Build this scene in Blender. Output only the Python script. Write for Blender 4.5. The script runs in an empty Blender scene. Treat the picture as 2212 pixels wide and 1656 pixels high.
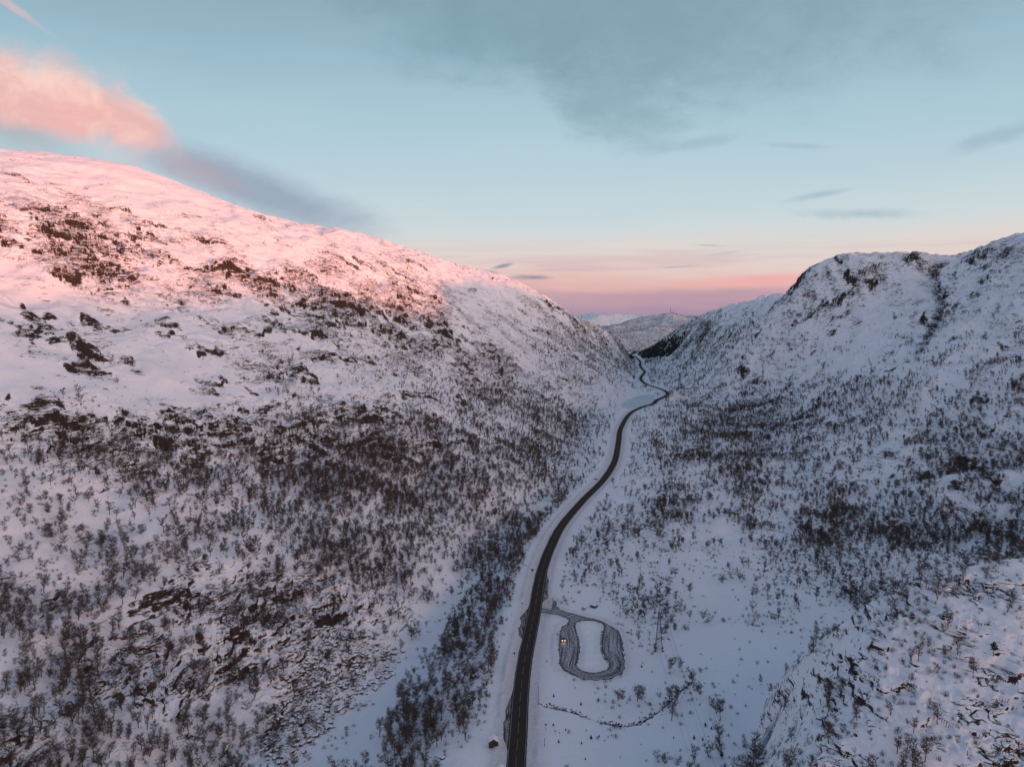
import bpy, math, random
import numpy as np
from mathutils import Vector
rng = np.random.default_rng(7)
random.seed(7)
SC = bpy.context.scene
COL = SC.collection
F32 = np.float32

# ------------------------------------------------------------------ camera
FPX = 1703.0; CX = 1106.0; CY = 828.0; EYE = 675.0; CAMZ = 170.0
PITCH = math.atan((CY - EYE) / FPX)
cp, sp = math.cos(PITCH), math.sin(PITCH)
cam_d = bpy.data.cameras.new("camera"); cam = bpy.data.objects.new("camera", cam_d); COL.objects.link(cam)
cam.location = (0, 0, CAMZ)
cam.rotation_euler = (math.pi / 2 - PITCH, 0, 0)
cam_d.sensor_width = 36.0
cam_d.lens = 36.0 * FPX / 2212.0
cam_d.clip_start = 1.0; cam_d.clip_end = 30000.0
SC.camera = cam

def project(x, y, z):
    """world point -> position on the 2212 x 1656 reference frame (used to survey the place)"""
    zz = z - CAMZ
    f = y * cp - zz * sp
    u = x / f; v = (y * sp + zz * cp) / f
    return CX + FPX * u, CY - FPX * v

def ray(px, py):
    u = (px - CX) / FPX; v = (CY - py) / FPX
    d = np.array([u, cp + v * sp, -sp + v * cp])
    return d / np.linalg.norm(d)

def plane(px, py, z=0.0):
    d = ray(px, py); t = (z - CAMZ) / d[2]
    return d[0] * t, d[1] * t

# ------------------------------------------------------------------ noise
def perlin(x, y, seed=0):
    x = np.asarray(x, F32); y = np.asarray(y, F32)
    xi = np.floor(x); yi = np.floor(y)
    xf = x - xi; yf = y - yi
    xi = xi.astype(np.int64); yi = yi.astype(np.int64)
    def g(ix, iy, dx, dy):
        h = (ix * 374761393 + iy * 668265263 + seed * 1442695041) & 0xffffffff
        h = ((h ^ (h >> 13)) * 1274126177) & 0xffffffff
        h = (h ^ (h >> 16)) & 1023
        a = h.astype(F32) * F32(2 * math.pi / 1024)
        return np.cos(a) * dx + np.sin(a) * dy
    u = xf * xf * xf * (xf * (xf * 6 - 15) + 10); v = yf * yf * yf * (yf * (yf * 6 - 15) + 10)
    a = g(xi, yi, xf, yf); b = g(xi + 1, yi, xf - 1, yf)
    c = g(xi, yi + 1, xf, yf - 1); d = g(xi + 1, yi + 1, xf - 1, yf - 1)
    return ((a + (b - a) * u) * (1 - v) + (c + (d - c) * u) * v) * F32(1.5)

def sstep(a, b, x):
    t = np.clip((x - a) / (b - a), 0, 1); return t * t * (3 - 2 * t)

def pchip(xk, yk, x):
    xk = np.asarray(xk, float); yk = np.asarray(yk, float); x = np.clip(x, xk[0], xk[-1])
    h = np.diff(xk); d = np.diff(yk) / h
    m = np.zeros_like(yk); m[0] = d[0]; m[-1] = d[-1]
    for i in range(1, len(xk) - 1):
        if d[i - 1] * d[i] > 0:
            w1 = 2 * h[i] + h[i - 1]; w2 = h[i] + 2 * h[i - 1]
            m[i] = (w1 + w2) / (w1 / d[i - 1] + w2 / d[i])
    k = np.clip(np.searchsorted(xk, x) - 1, 0, len(h) - 1)
    t = (x - xk[k]) / h[k]
    return ((1 + 2 * t) * (1 - t) ** 2) * yk[k] + t * (1 - t) ** 2 * h[k] * m[k] + t * t * (3 - 2 * t) * yk[k + 1] + t * t * (t - 1) * h[k] * m[k + 1]

# ------------------------------------------------------------------ the valley in cross-sections (metres)
CRL = np.array([(-3000,-950,400),(150,-1000,400),(700,-960,402),(1000,-850,398),(1150,-760,404),(1250,-702,408),(1350,-640,404),(1450,-601,392),
 (1550,-533,370),(1650,-471,356),(1800,-376,345),(1950,-270,324),(2100,-125,285),(2200,-10,252),(2300,90,215),(2370,171,178),(2450,262,136),
 (2550,335,90),(2700,395,40),(3000,430,8),(3500,300,0),(9000,0,0)])
FTL = np.array([(-3000,-110,-22),(150,-115,-20),(339,-90,-18),(374,-76,-17),(430,-60,-15),(487,-44,-13),(530,-35,-11),(587,-24,-9),(652,-4,-7),(714,32,-4),
 (870,66,-2),(1020,80,-1),(1287,112,-1),(1485,205,-1),(1700,270,-1),(2068,335,-1),(2500,393,-1),(3000,447,0),(3500,450,0),(9000,450,0)])
BNK = np.array([(-3000,-30),(150,-30),(313,-19),(351,-9.5),(399,-8),(463,1),(551,9),(609,19),(681,42),(714,50),(870,90),(1020,108),(1287,140),(1485,225),(1700,290),(2068,350),(2500,403),(3000,458),(3500,500),(9000,500)])
FTR = np.array([(-3000,250),(150,280),(500,330),(700,290),(850,290),(1000,310),(1200,335),(1500,345),(2000,395),(2500,440),(2800,468),(3100,485),(3500,600),(9000,600)])
CRR = np.array([(-3000,900,285),(150,850,268),(500,800,215),(700,800,235),(850,800,268),(1000,800,296),(1150,790,305),(1300,735,272),(1400,640,284),(1500,588,276),
 (1560,566,236),(1620,556,212),(1800,596,211),(2000,636,207),(2300,590,172),(2500,588,148),(2700,593,121),(2900,545,62),(3100,500,8),(3500,700,0),(9000,700,0)])
def tab(T, c, Y): return pchip(T[:, 0], T[:, c], Y)
FARX = [(-3000,90),(0,60),(300,70),(497,96),(632,112),(767,150),(902,168),(1091,156),(1500,150),(2300,120),(3000,240),(3600,380),(6000,480)]
SL = [0, .15, .35, .6, .8, .92, 1.0]; GL = [0, .165, .41, .715, .90, .975, 1.0]
SR = [.25, .5, .75, .92, 1.0]; GR = [.16, .42, .75, .96, 1.0]

def base(Y, Xrows, smooth=True):
    """Y: (n,), Xrows: (n,m) -> z (n,m); rows evaluated one by one between the cross-section nodes"""
    n, m = Xrows.shape
    xc, zc = tab(CRL, 1, Y), tab(CRL, 2, Y); xf, zf = tab(FTL, 1, Y), tab(FTL, 2, Y)
    xb = tab(BNK, 1, Y); xp = tab(FTR, 1, Y); xr, zr = tab(CRR, 1, Y), tab(CRR, 2, Y)
    Z = np.zeros((n, m))
    for i in range(n):
        xs = [xc[i] - 3000, xc[i] - 500]; zs = [zc[i] * .9, zc[i] - 12]
        for s, g in reversed(list(zip(SL, GL))):
            xs.append(xf[i] + (xc[i] - xf[i]) * s); zs.append(zf[i] + (zc[i] - zf[i]) * g)
        gw = min(14.0, .4 * (xb[i] - xf[i]))
        xs += [xf[i] + gw, xb[i]]; zs += [zf[i] - .5, 0.0]
        xs.append(xp[i]); zs.append(2.0)
        for s, g in zip(SR, GR):
            xs.append(xp[i] + (xr[i] - xp[i]) * s); zs.append(2 + (zr[i] - 2) * g)
        up = 30 if Y[i] < 1250 else -12
        fr_ = min(max((Y[i] - 1300) / 500, 0), 1) * min(max((4300 - Y[i]) / 700, 0), 1); xs += [xr[i] + 400, xr[i] + 2200, xr[i] + 4500]; zs += [zr[i] + up, zr[i] * (1 - fr_) + 430 * fr_, zr[i] * .9 + 200 * fr_]  # far-right ground raised out of view, added to keep sun off the far hill
        z = np.interp(Xrows[i], xs, zs)
        if smooth:
            dx = (Xrows[i, -1] - Xrows[i, 0]) / (m - 1)
            for W in (16.0, 9.0):
                k = int(W / dx)
                if k >= 2:
                    c = np.cumsum(np.concatenate([np.full(k, z[0]), z, np.full(k + 1, z[-1])]))
                    z = (c[2 * k + 1:] - c[:-2 * k - 1]) [:m] / (2 * k + 1)
        Z[i] = z
    Yg = Y[:, None] + 0 * Xrows
    fx = np.interp(Xrows, [a for a, b in FARX], [b for a, b in FARX])
    Z += fx * sstep(3350, 4600, Yg) * (1 - .0 * Yg)
    # knoll at the near right
    xx = Xrows + np.clip(300 - Yg, 0, 120) * .8
    P = np.interp(xx, [40, 100, 112, 131, 145, 157, 175, 200, 300, 500, 900], [-60, 3, 23, 43, 55, 62, 66, 69, 80, 100, 150])
    kn = P - np.clip(300 - Yg, 0, 400) * .33 - np.clip(Yg - 306, 0, 900) * .8
    kn = np.where(Yg > -200, kn, -60)
    d = kn - Z
    Z = Z + np.where(d > 0, d, 0)
    return Z
# ------------------------------------------------------------------ graded terrain grid: columns at fixed x/y, rows in geometric steps
NU, NY = 1560, 1750
U = np.linspace(-.80, .80, NU)
Y0, Y1 = 165.0, 6800.0
YR = Y0 * np.exp(np.linspace(0, math.log(Y1 / Y0), NY))
DU = U[1] - U[0]; DL = math.log(Y1 / Y0) / (NY - 1)
YG = np.repeat(YR[:, None], NU, 1); XG = YG * U[None, :]
ZB = base(YR, XG)

# tree cover (rows of 60 from y=700) and bare-rock cover (rows of 60 from y=340), surveyed on the 2212-wide frame, 24 columns
TREE = """000000001011235964210112
000000112433344442111345
011000341358531146456526
011000252654761367666565
466543248986941467452566
435675689996841436451453
333445777676440423262555
464346576654513422365576
345554588736274222777655
445434568625132322367423
654234644134503512124534
666643332255001401131444
655564311366011121133443
544334431147515412133232
886665531551011111241332
996766424520000136632442"""
ROCK = """210000000000000000000000
442101000000000000000000
687541310000000000000000
378624143410000000443446
137366875631300000444355
211244479964562245443544
434223266984475454531533
113113733458453324521233
122122333338331445432223
575775577533231246522233
245774865433222224422333
123334423322111224421433
122122222222111312312433
112111111123103112323233
233221222124121111142322
344456554233011101112554
234456766322201000125543
124457454311000000125343
125656377310000200035434
123432575212012520064356
431112642121000100053456
541112421111000000164357"""
def grid(s): return np.array([[int(c) for c in r] for r in s.split("\n")], float) / 9
TREE_G = grid(TREE); ROCK_G = grid(ROCK)
def sample(G, top, px, py):
    gx = np.clip(np.asarray(px) / 92.17 - .5, 0, 23 - 1e-3); gy = np.clip((np.asarray(py) - top) / 60 - .5, 0, G.shape[0] - 1 - 1e-3)
    ix = gx.astype(int); iy = gy.astype(int); fx = gx - ix; fy = gy - iy
    ix1 = np.minimum(ix + 1, 23); iy1 = np.minimum(iy + 1, G.shape[0] - 1)
    return (G[iy, ix] * (1 - fx) + G[iy, ix1] * fx) * (1 - fy) + (G[iy1, ix] * (1 - fx) + G[iy1, ix1] * fx) * fy

def inside(X, Y, poly):
    r = np.zeros(X.shape, bool); n = len(poly)
    for k in range(n):
        x1, y1 = poly[k]; x2, y2 = poly[(k + 1) % n]
        r ^= ((y1 > Y) != (y2 > Y)) & (X < (x2 - x1) * (Y - y1) / (y2 - y1 + 1e-12) + x1)
    return r
BANKP = [(860,1656),(840,1560),(900,1450),(970,1350),(1060,1200),(1130,1112),(1180,1122),(1110,1300),(1070,1400),(1062,1500),(960,1620),(930,1656)]
BEDP = [(640,1656),(760,1540),(880,1400),(980,1290),(1040,1235),(1000,1310),(930,1400),(850,1510),(820,1656)]
def cover(px, py):
    c = sample(TREE_G, 700, px, py); c = np.where(inside(px + 25 * np.sin(py / 23.0) , py, BANKP), .62, c); return np.where(inside(px, py, BEDP), .08, c)

def gridh(Z, x, y):
    x = np.asarray(x, float); y = np.maximum(np.asarray(y, float), Y0)
    j = np.clip((x / y + .8) / DU, 0, NU - 1.001); i = np.clip(np.log(y / Y0) / DL, 0, NY - 1.001)
    j0 = j.astype(int); i0 = i.astype(int); fj = j - j0; fi = i - i0
    return (Z[i0, j0] * (1 - fj) + Z[i0, j0 + 1] * fj) * (1 - fi) + (Z[i0 + 1, j0] * (1 - fj) + Z[i0 + 1, j0 + 1] * fj) * fi

def cast(px, py, Z=None):
    """where the sight line through a frame position meets the ground"""
    Z = ZB if Z is None else Z
    d = ray(px, py); s = d / d[1]
    ys = Y0 * np.exp(np.linspace(0, math.log(Y1 / Y0), 4000))[20:]
    zz = CAMZ + s[2] * ys; h = gridh(Z, s[0] * ys, ys)
    k = np.argmax(zz < h)
    y = ys[k] if zz[k] < h[k] else 3000.0
    return s[0] * y, y, gridh(Z, s[0] * y, y) * 1.0

PXG, PYG = project(XG, YG, ZB)
RK = sample(ROCK_G, 340, PXG, PYG)
XL, YL = XG.astype(F32), YG.astype(F32)
zone_f = 1 - sstep(-6, 8, XG - tab(FTR, 1, YG.ravel()).reshape(YG.shape) + 8)   # 1 on the valley floor side
left_of = sstep(-2, 25, tab(FTL, 1, YR)[:, None] - XG)                        # 1 on the left slope
right_of = sstep(-40, 60, XG - tab(FTR, 1, YR)[:, None])
floor = (1 - left_of) * (1 - right_of)
far = sstep(3200, 3800, YG)
mount = np.clip(left_of + right_of + far, 0, 1)
knm = (ZB > 12) & (YG < 420) & (XG > 60); mount = np.where(knm, 1, mount)

# broad shape
Z = ZB.copy()
n200 = perlin(XL / 210, YL / 260, 1); n90 = perlin(XL / 90, YL / 120, 2); n45 = perlin(XL / 46, YL / 60, 3)
n20 = perlin(XL / 21, YL / 25, 4); n9 = perlin(XL / 9.5, YL / 11, 5); n4 = perlin(XL / 4.2, YL / 4.6, 6); n2 = perlin(XL / 1.9, YL / 2.1, 7)
crest_damp = 1 - .55 * sstep(300, 390, ZB)
Z += mount * crest_damp * (9 * n200 + 5.5 * n90 + 3.0 * n45 + 1.3 * n20)
Z += mount * right_of * (7 * perlin(XL / 130 + 7, YL / 150, 8) + 4.5 * perlin(XL / 60 + 3, YL / 75, 9) * sstep(500, 800, YG))
Z += mount * (YG < 3200) * (3.2 * perlin(XL / 30 + 2, YL / 85, 50) + 1.8 * perlin(XL / 14, YL / 40, 51)) * (1 - .6 * sstep(330, 390, ZB)) * np.where(knm, .3, 1)
Z += right_of * (1 - sstep(2600, 3100, YG)) * sstep(450, 700, YG) * (5.0 * (.5 - np.abs(perlin(XL / 55 + 1, YL / 60, 52))) * 1.6 + 2.6 * (.5 - np.abs(perlin(XL / 24 + 4, YL / 27, 53))))
Z += far * (38 * perlin(XL / 520, YL / 420, 30) + 18 * perlin(XL / 210, YL / 190, 31) + 9 * perlin(XL / 90, YL / 80, 32)) * (1 - .5 * sstep(4300, 4700, YG))
rough = floor * sstep(480, 620, YG)                                              # hummocky moor beyond the lay-by
Z += rough * (4.2 * np.abs(n45) + 2.4 * np.abs(n20) + 1.0 * n9) * sstep(10, 45, XG - np.interp(YG, [305,351,449,495,562,636,715,816,919,1053,1182,1347,1448], [2,4,13,17,26,41,65,98,124,145,166,205,250]))
Z += floor * (.5 * n45 + .25 * n20)
Z += mount * (.45 * n9 + .22 * n4) * np.where(knm, .5, 1) + .06 * n2
Z += right_of * sstep(600, 900, YG) * (3.0 * np.abs(n20) + 2.2 * n45 + 1.0 * n9) * sstep(60, 180, ZB)
# drifted gullies running down the slopes
Z -= left_of * 3.0 * np.clip(perlin(YL / 70 + XL / 300, XL / 900, 12), 0, 1) ** 1.5
for bx_, by_, rx_, ry_, h_ in [(306, 1496, 20, 28, 21), (345, 1600, 30, 40, 9), (400, 1560, 60, 60, 10), (285, 985, 34, 40, 9), (262, 860, 26, 30, 6), (360, 1010, 40, 45, 8), (330, 760, 45, 50, 5), (190, 700, 40, 30, 5), (150, 610, 30, 22, 4), (240, 600, 40, 30, 4), (200, 830, 30, 40, 5), (120, 540, 25, 20, 3), (270, 520, 50, 25, 5), (235, 1180, 30, 60, 5), (300, 1300, 40, 70, 8)]:
    Z += h_ * np.exp(-((XG - bx_ + 6 * n45) / rx_) ** 2 - ((YG - by_ + 8 * n45) / ry_) ** 2)
# bring the skyline to its surveyed heights
SKY = [(-60,318),(0,322),(80,326),(150,335),(230,346),(300,362),(350,380),(400,400),(460,423),(520,447),(570,461),(620,475),(680,485),(750,497),(810,510),(870,530),(930,550),(1000,575),(1060,585),(1130,612),(1180,640),(1230,672),(1262,690),(1290,702),(1310,704),
 (1340,697),(1390,684),(1440,677),(1480,678),(1505,684),(1530,675),(1560,662),(1600,650),(1650,641),(1690,632),(1715,612),(1745,585),(1780,561),(1812,548),(1850,545),(1880,548),(1905,542),(1925,541),(1960,544),(2000,546),(2040,549),(2058,551),(2085,541),(2130,525),(2165,514),(2190,506),(2212,501),(2280,485)]
SKX = [a for a, b in SKY]; SKV = [b for a, b in SKY]
def win_xy(x, y, rx, ry):
    i0 = int(np.clip(math.log(max(y - ry, Y0) / Y0) / DL, 0, NY - 2)); i1 = int(np.clip(math.log(max(y + ry, Y0 + 1) / Y0) / DL + 2, 1, NY))
    c = [(x + a) / b for a in (-rx, rx) for b in (max(y - ry, Y0), y + ry)]
    return slice(i0, i1), slice(int(np.clip((min(c) + .8) / DU, 0, NU - 2)), int(np.clip((max(c) + .8) / DU + 2, 1, NU)))
for it in range(7):
    js = np.arange(60 + (it % 2) * 5, NU - 60, 10)
    PXs, PYs = project(XG[:, js], YG[:, js], Z[:, js])
    num = np.zeros(Z.shape, F32); den = np.zeros(Z.shape, F32); worst = 0
    for q, j in enumerate(js):
        i = int(np.argmin(PYs[:, q])); px, py = PXs[i, q], PYs[i, q]
        if not -60 < px < 2280: continue
        e = py - np.interp(px, SKX, SKV)
        if e > 0 and (px > 1508 or px < 1288):
            i = int(np.argmin(np.where(YG[:, j] < 2950, PYs[:, q], 1e9))); e = PYs[i, q] - np.interp(px, SKX, SKV)
        worst = max(worst, abs(e)); y_, x_ = YG[i, j], XG[i, j]; a = e * y_ / FPX
        rx, ry = .030 * y_ , .075 * y_; sl = win_xy(x_, y_, 2.2 * rx, 2.2 * ry)
        w_ = np.exp(-((XG[sl] - x_) / rx) ** 2 - ((YG[sl] - y_) / ry) ** 2); num[sl] += w_ * a; den[sl] += w_
    Z += num / np.maximum(den, 1.0)
    print("skyline pass", it, round(float(worst), 1))
# stream gully on the right mountain
def segdist(X, Y, pts):
    best = np.full(X.shape, 1e9); sgn = np.zeros(X.shape); par = np.zeros(X.shape); acc = 0
    for (ax, ay), (bx, by) in zip(pts[:-1], pts[1:]):
        dx, dy = bx - ax, by - ay; L2 = dx * dx + dy * dy + 1e-9
        t = np.clip(((X - ax) * dx + (Y - ay) * dy) / L2, 0, 1)
        ex = X - ax - t * dx; ey = Y - ay - t * dy
        d = np.hypot(ex, ey); c = dx * (Y - ay) - dy * (X - ax)
        m = d < best; best = np.where(m, d, best); sgn = np.where(m, np.sign(c), sgn); par = np.where(m, acc + t * math.sqrt(L2), par)
        acc += math.sqrt(L2)
    return best, sgn, par
def window(pts, R):
    xs = [p[0] for p in pts]; ys = [p[1] for p in pts]
    i0 = int(np.clip(math.log(max(min(ys) - R, Y0) / Y0) / DL, 0, NY - 2)); i1 = int(np.clip(math.log(max(max(ys) + R, Y0 + 1) / Y0) / DL + 2, 1, NY))
    ya, yb = YR[i0], YR[i1 - 1]
    ua = min((min(xs) - R) / ya, (min(xs) - R) / yb); ub = max((max(xs) + R) / ya, (max(xs) + R) / yb)
    j0 = int(np.clip((ua + .8) / DU, 0, NU - 2)); j1 = int(np.clip((ub + .8) / DU + 2, 1, NU))
    return slice(i0, i1), slice(j0, j1)

ROCKX = np.zeros_like(Z)
LEDGES = [
 # frame polyline, cliff height, uphill fade
 ([(470,588),(530,598),(600,612),(660,632)], 9, 30), ([(655,628),(720,650),(790,672),(850,690)], 13, 34), ([(820,672),(880,692),(940,715),(1010,745)], 13, 30),
 ([(760,700),(830,715),(905,735)], 7, 22), ([(900,628),(940,642),(968,658)], 8, 22), ([(640,655),(700,668),(770,700)], 6, 22),
 ([(1038,768),(1075,785),(1095,812),(1110,838)], 15, 24), ([(1170,650),(1210,668),(1240,690),(1262,705)], 8, 20), ([(1285,708),(1300,730),(1312,752)], 10, 16),
 ([(60,490),(120,505),(190,520),(240,548),(300,565)], 8, 26), ([(70,520),(150,545),(230,562)], 7, 22), ([(200,500),(262,522),(285,556)], 9, 18), ([(190,585),(250,592),(310,608)], 7, 22),
 ([(95,445),(135,455)], 5, 14), ([(0,372),(75,392)], 4, 14), ([(270,480),(345,494)], 5, 16), ([(540,458),(575,478),(600,492)], 5, 16), ([(750,548),(800,575),(830,592)], 5, 16), ([(865,560),(930,585)], 5,16),
 ([(560,690),(630,705)], 4, 14), ([(680,690),(760,705)], 5, 12), ([(700,705),(735,728),(770,752)], 4, 10), ([(610,790),(650,800),(684,812)], 9, 20), ([(565,812),(612,820)], 7, 16),
 ([(645,765),(700,772),(730,778)], 5, 14), ([(67,915),(110,905),(168,900)], 9, 22), ([(100,925),(150,922)], 6, 10), ([(0,898),(55,892)], 4, 14), ([(10,715),(70,712),(105,690)], 4, 14),
 ([(338,905),(400,905),(440,922),(495,938)], 7, 20), ([(325,955),(380,952),(452,972)], 6, 18), ([(270,925),(330,925)], 5, 14), ([(588,908),(640,944),(680,965),(727,984)], 7, 20),
 ([(684,950),(745,955)], 6, 14), ([(735,905),(785,900),(835,912),(884,940)], 8, 22), ([(610,990),(680,1003)], 5, 14), ([(815,952),(850,958)], 5, 10), ([(1020,895),(1050,905)],3,10),
 ([(430,1235),(480,1228)], 3, 8), ([(590,1262),(640,1252)], 4, 9), ([(250,1290),(330,1318),(370,1305),(440,1300)], 5, 14), ([(490,1300),(530,1330),(555,1345)], 8, 14),
 ([(480,1372),(520,1384),(548,1380)], 12, 15), ([(555,1262),(575,1310)], 5, 8), ([(670,1325),(720,1338),(770,1330)], 6, 12), ([(440,1400),(500,1425),(560,1440)], 4, 10),
 ([(290,1470),(330,1508),(350,1490)], 6, 12), ([(205,1470),(240,1478)], 4, 9), ([(0,1590),(90,1600)], 4, 9), ([(380,1460),(470,1480)], 4, 9),([(270,1520),(330,1525)], 4, 9),
 ([(1536,932),(1576,926),(1643,932)], 6, 16), ([(1628,967),(1648,1012)], 7, 14), ([(1642,1033),(1662,1050)], 5, 10), ([(1448,845),(1480,838),(1520,835)], 6, 14), ([(1400,866),(1440,856),(1478,852)], 4, 12),
 ([(1633,702),(1680,650),(1721,614),(1789,559)], 3.5, 14), ([(1698,700),(1771,670),(1815,647),(1859,612)], 3.5, 12), ([(1859,612),(1903,603)], 6, 16), ([(1460,690),(1495,676)], 6, 30),
 ([(1640,895),(1680,888)], 5, 12), ([(1580,800),(1620,795)], 6, 12), ([(1790,712),(1812,716)], 4, 8), ([(2110,730),(2150,722)],4,10), ([(1955,560),(2000,575)],5,14), ([(2070,560),(2120,545)],6,16), ([(2090,585),(2150,570)],5,16),
 ([(1926,1337),(1953,1301)], 5, 8), ([(1864,1408),(1917,1377)], 4, 7), ([(1815,1466),(1873,1440)], 3, 7), ([(1734,1524),(1770,1498)], 4, 7), ([(1734,1573),(1766,1547)], 3.5, 7),
 ([(1761,1613),(1810,1578)], 4, 7), ([(2011,1324),(2078,1337)], 2.5, 6), ([(2051,1511),(2104,1529)], 3, 7), ([(2140,1622),(2211,1649)], 4, 8), ([(2080,1258),(2130,1256)], 2.5, 6), ([(1830,1500),(1905,1492)], 1.5, 5),
 ([(2110,1490),(2200,1530)], 2, 6), ([(1965,1440),(1980,1460)], 2.5, 5), ([(2150,1560),(2205,1580)], 2.5, 6), ([(2030,1480),(2050,1500)], 2, 5)]
warp1 = 7 * perlin(XL / 26, YL / 26, 40) + 3.0 * perlin(XL / 9, YL / 9, 41) + 1.2 * n4
def ledge(w, A, fade, passes=4):
    if min(p[1] for p in w) * 2.2 < max(p[1] for p in w): return
    sl = window(w, fade * 2.5 + 10)
    X_, Y_ = XG[sl], YG[sl]
    sc = min(1.0, np.mean([p[1] for p in w]) / 600)
    d, s, par = segdist(X_, Y_, w)
    L = sum(math.hypot(b[0] - a[0], b[1] - a[1]) for a, b in zip(w[:-1], w[1:]))
    # uphill side: compare the broad ground on both sides
    mx, my = np.mean([p[0] for p in w]), np.mean([p[1] for p in w])
    tx, ty = w[-1][0] - w[0][0], w[-1][1] - w[0][1]; tl = math.hypot(tx, ty); nx, ny = -ty / tl * 12, tx / tl * 12
    up = 1.0 if gridh(ZB, mx + nx, my + ny) > gridh(ZB, mx - nx, my - ny) else -1.0
    sd0 = d * s * up + warp1[sl] * (.25 + .75 * sc)
    base_end = sstep(0, .12 * L + 4, par) * sstep(0, .12 * L + 4, L - par)
    base_end = np.where((par < .5) | (par > L - .5), 0, base_end)
    for q_, (off, am_) in enumerate(((0, .8), (1.3, .5), (-1.5, .45), (2.7, .35))[:passes]):
        A_ = A * am_; sd = sd0 - off * A * (.8 + .5 * perlin(par / 30, par * 0 + q_, 44)) + q_ * 1.2 * perlin(X_ / 11, Y_ / 13, 45 + q_)
        gate = sstep(-.25, .05, perlin(par / (12 + .8 * A) + 7 * q_, par * 0 + A, 46)) if q_ else np.clip(1 + .0 * par, 0, 1)
        endf = base_end * gate
        a = A_ * (.62 if np.mean([p[1] for p in w]) < 520 else .9) * endf * (1 + .6 * perlin(par / 14 + A, par * 0 + q_, 42)) * np.clip(1.0 + 1.3 * perlin(X_ / 30, Y_ / 30, 43), .2, 1.6)
        w_ = 1.1 + A_ * .20
        step = np.where(sd > 0, np.exp(-sd / (fade * (1 if q_ == 0 else .45))), 1 - np.clip(-sd / w_, 0, 1))
        Z[sl] += a * step * .85 - a * .2 * np.exp(-np.abs(sd) / (fade * .8))
        fc = endf * np.exp(-(np.clip(np.abs(sd + w_ * .5) - w_ * .5, 0, 99) / 1.3) ** 2) * np.clip(a / (A_ * .5 + .1), 0, 1)
        ROCKX[sl] = np.maximum(ROCKX[sl], fc)

for pts, A, fade in LEDGES:
    ledge([cast(p[0], p[1], Z)[:2] for p in pts], A, fade)
# many short ledges following the bedding, set where bare rock was surveyed
lr = np.random.default_rng(11); cnt = 0
def auto(n, x0, x1, y0, y1, Amin, Amax, lmin, lmax, dip, tilt):
    global cnt; tries = 0; k = 0
    while k < n and tries < n * 30:
        tries += 1; px, py = lr.uniform(x0, x1), lr.uniform(y0, y1)
        if lr.uniform() > float(sample(ROCK_G, 340, px, py)) ** 1.3 * 1.3: continue
        x, y, z = cast(px, py, Z)
        if not 190 < y < 2600 or road_near(x, y): continue
        gx_ = (gridh(ZB, x + 12, y) - gridh(ZB, x - 12, y)) / 24; gy_ = (gridh(ZB, x, y + 12) - gridh(ZB, x, y - 12)) / 24; gl = math.hypot(gx_, gy_)
        if gl < .12: continue
        tx, ty = -gy_ / gl, gx_ / gl
        if ty < 0: tx, ty = -tx, -ty
        dn = (-gx_ / gl, -gy_ / gl); t_ = tilt + lr.normal() * .18; dx, dy = tx + dn[0] * t_, ty + dn[1] * t_
        q = lr.uniform(); L = (lmin + (lmax - lmin) * q * q) * min(1, y / 900) ; A = (Amin + (Amax - Amin) * lr.uniform() ** 2) * min(1, .35 + y / 1100)
        P = [(x + dx * L * s_ + lr.normal() * L * .05, y + dy * L * s_ + lr.normal() * L * .05) for s_ in (-.5, -.17, .17, .5)]
        ledge(P, A, 6 + A * 1.6, 2); k += 1; cnt += 1
def road_near(x, y): return abs(x - np.interp(y, [150, 305,351,449,495,562,636,715,816,919,1053,1182,1347,1448,1600,2000,2500,3100], [-2, 2,4,13,17,26,41,65,98,124,145,166,205,250,318,326,410,480])) < 28 or (y < 470 and 15 < x < 75)
auto(210, 0, 1260, 430, 1010, 2.2, 6.5, 18, 95, 0, .16)
auto(45, 180, 800, 1180, 1500, 2.0, 6.0, 14, 55, 0, .25)
auto(80, 1480, 2212, 540, 1250, 1.8, 4.5, 12, 50, 0, -.1)
auto(40, 1740, 2212, 1280, 1650, 2.0, 4.2, 9, 26, 0, .2)
print('ledges', cnt)

w = [cast(p[0], p[1], Z)[:2] for p in [(2040,556),(2018,571),(2024,606),(2036,635),(2021,677),(2012,701),(1990,740)]]
w = [(p[0], p[1]) for p in w]
if max(p[1] for p in w) < 2500:
    sl = window(w, 90); d, s, par = segdist(XG[sl], YG[sl], w); d = np.abs(d + .5 * warp1[sl])
    Z[sl] -= 11 * np.exp(-(d / 15) ** 2) ; ROCKX[sl] = np.maximum(ROCKX[sl], .8 * np.exp(-(d / 9) ** 2))

# benches: nearly horizontal strata make short cliffs where rock lies near the surface
RKM = np.clip(RK * 1.25 + .25 * n45 * RK, 0, 1)
for per, amp, sd_ in ((11.0, .42, 21), (5.0, .75, 22), (2.6, .8, 23)):
    if per < 5: lod = 1 - sstep(700, 1100, YG)
    elif per < 10: lod = 1 - sstep(1800, 2600, YG)
    else: lod = .25 + .75 * sstep(450, 800, YG)
    h = Z + (per * .9) * perlin(XL / (per * 3.2), YL / (per * 5.5), sd_) + (per * .35) * perlin(XL / (per * .9), YL / (per * 1.4), sd_ + 5) + .05 * YG
    k = np.clip(RKM * 1.35 - .30 + .75 * perlin(XL / (per * 4.5), YL / (per * 6), sd_ + 9), 0, 1) * amp * lod * np.clip(mount + .2, 0, 1)
    f = h / per; fl = np.floor(f); fr = f - fl
    t = sstep(.70, .98, fr)
    Z += k * per * (t - fr)

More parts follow.
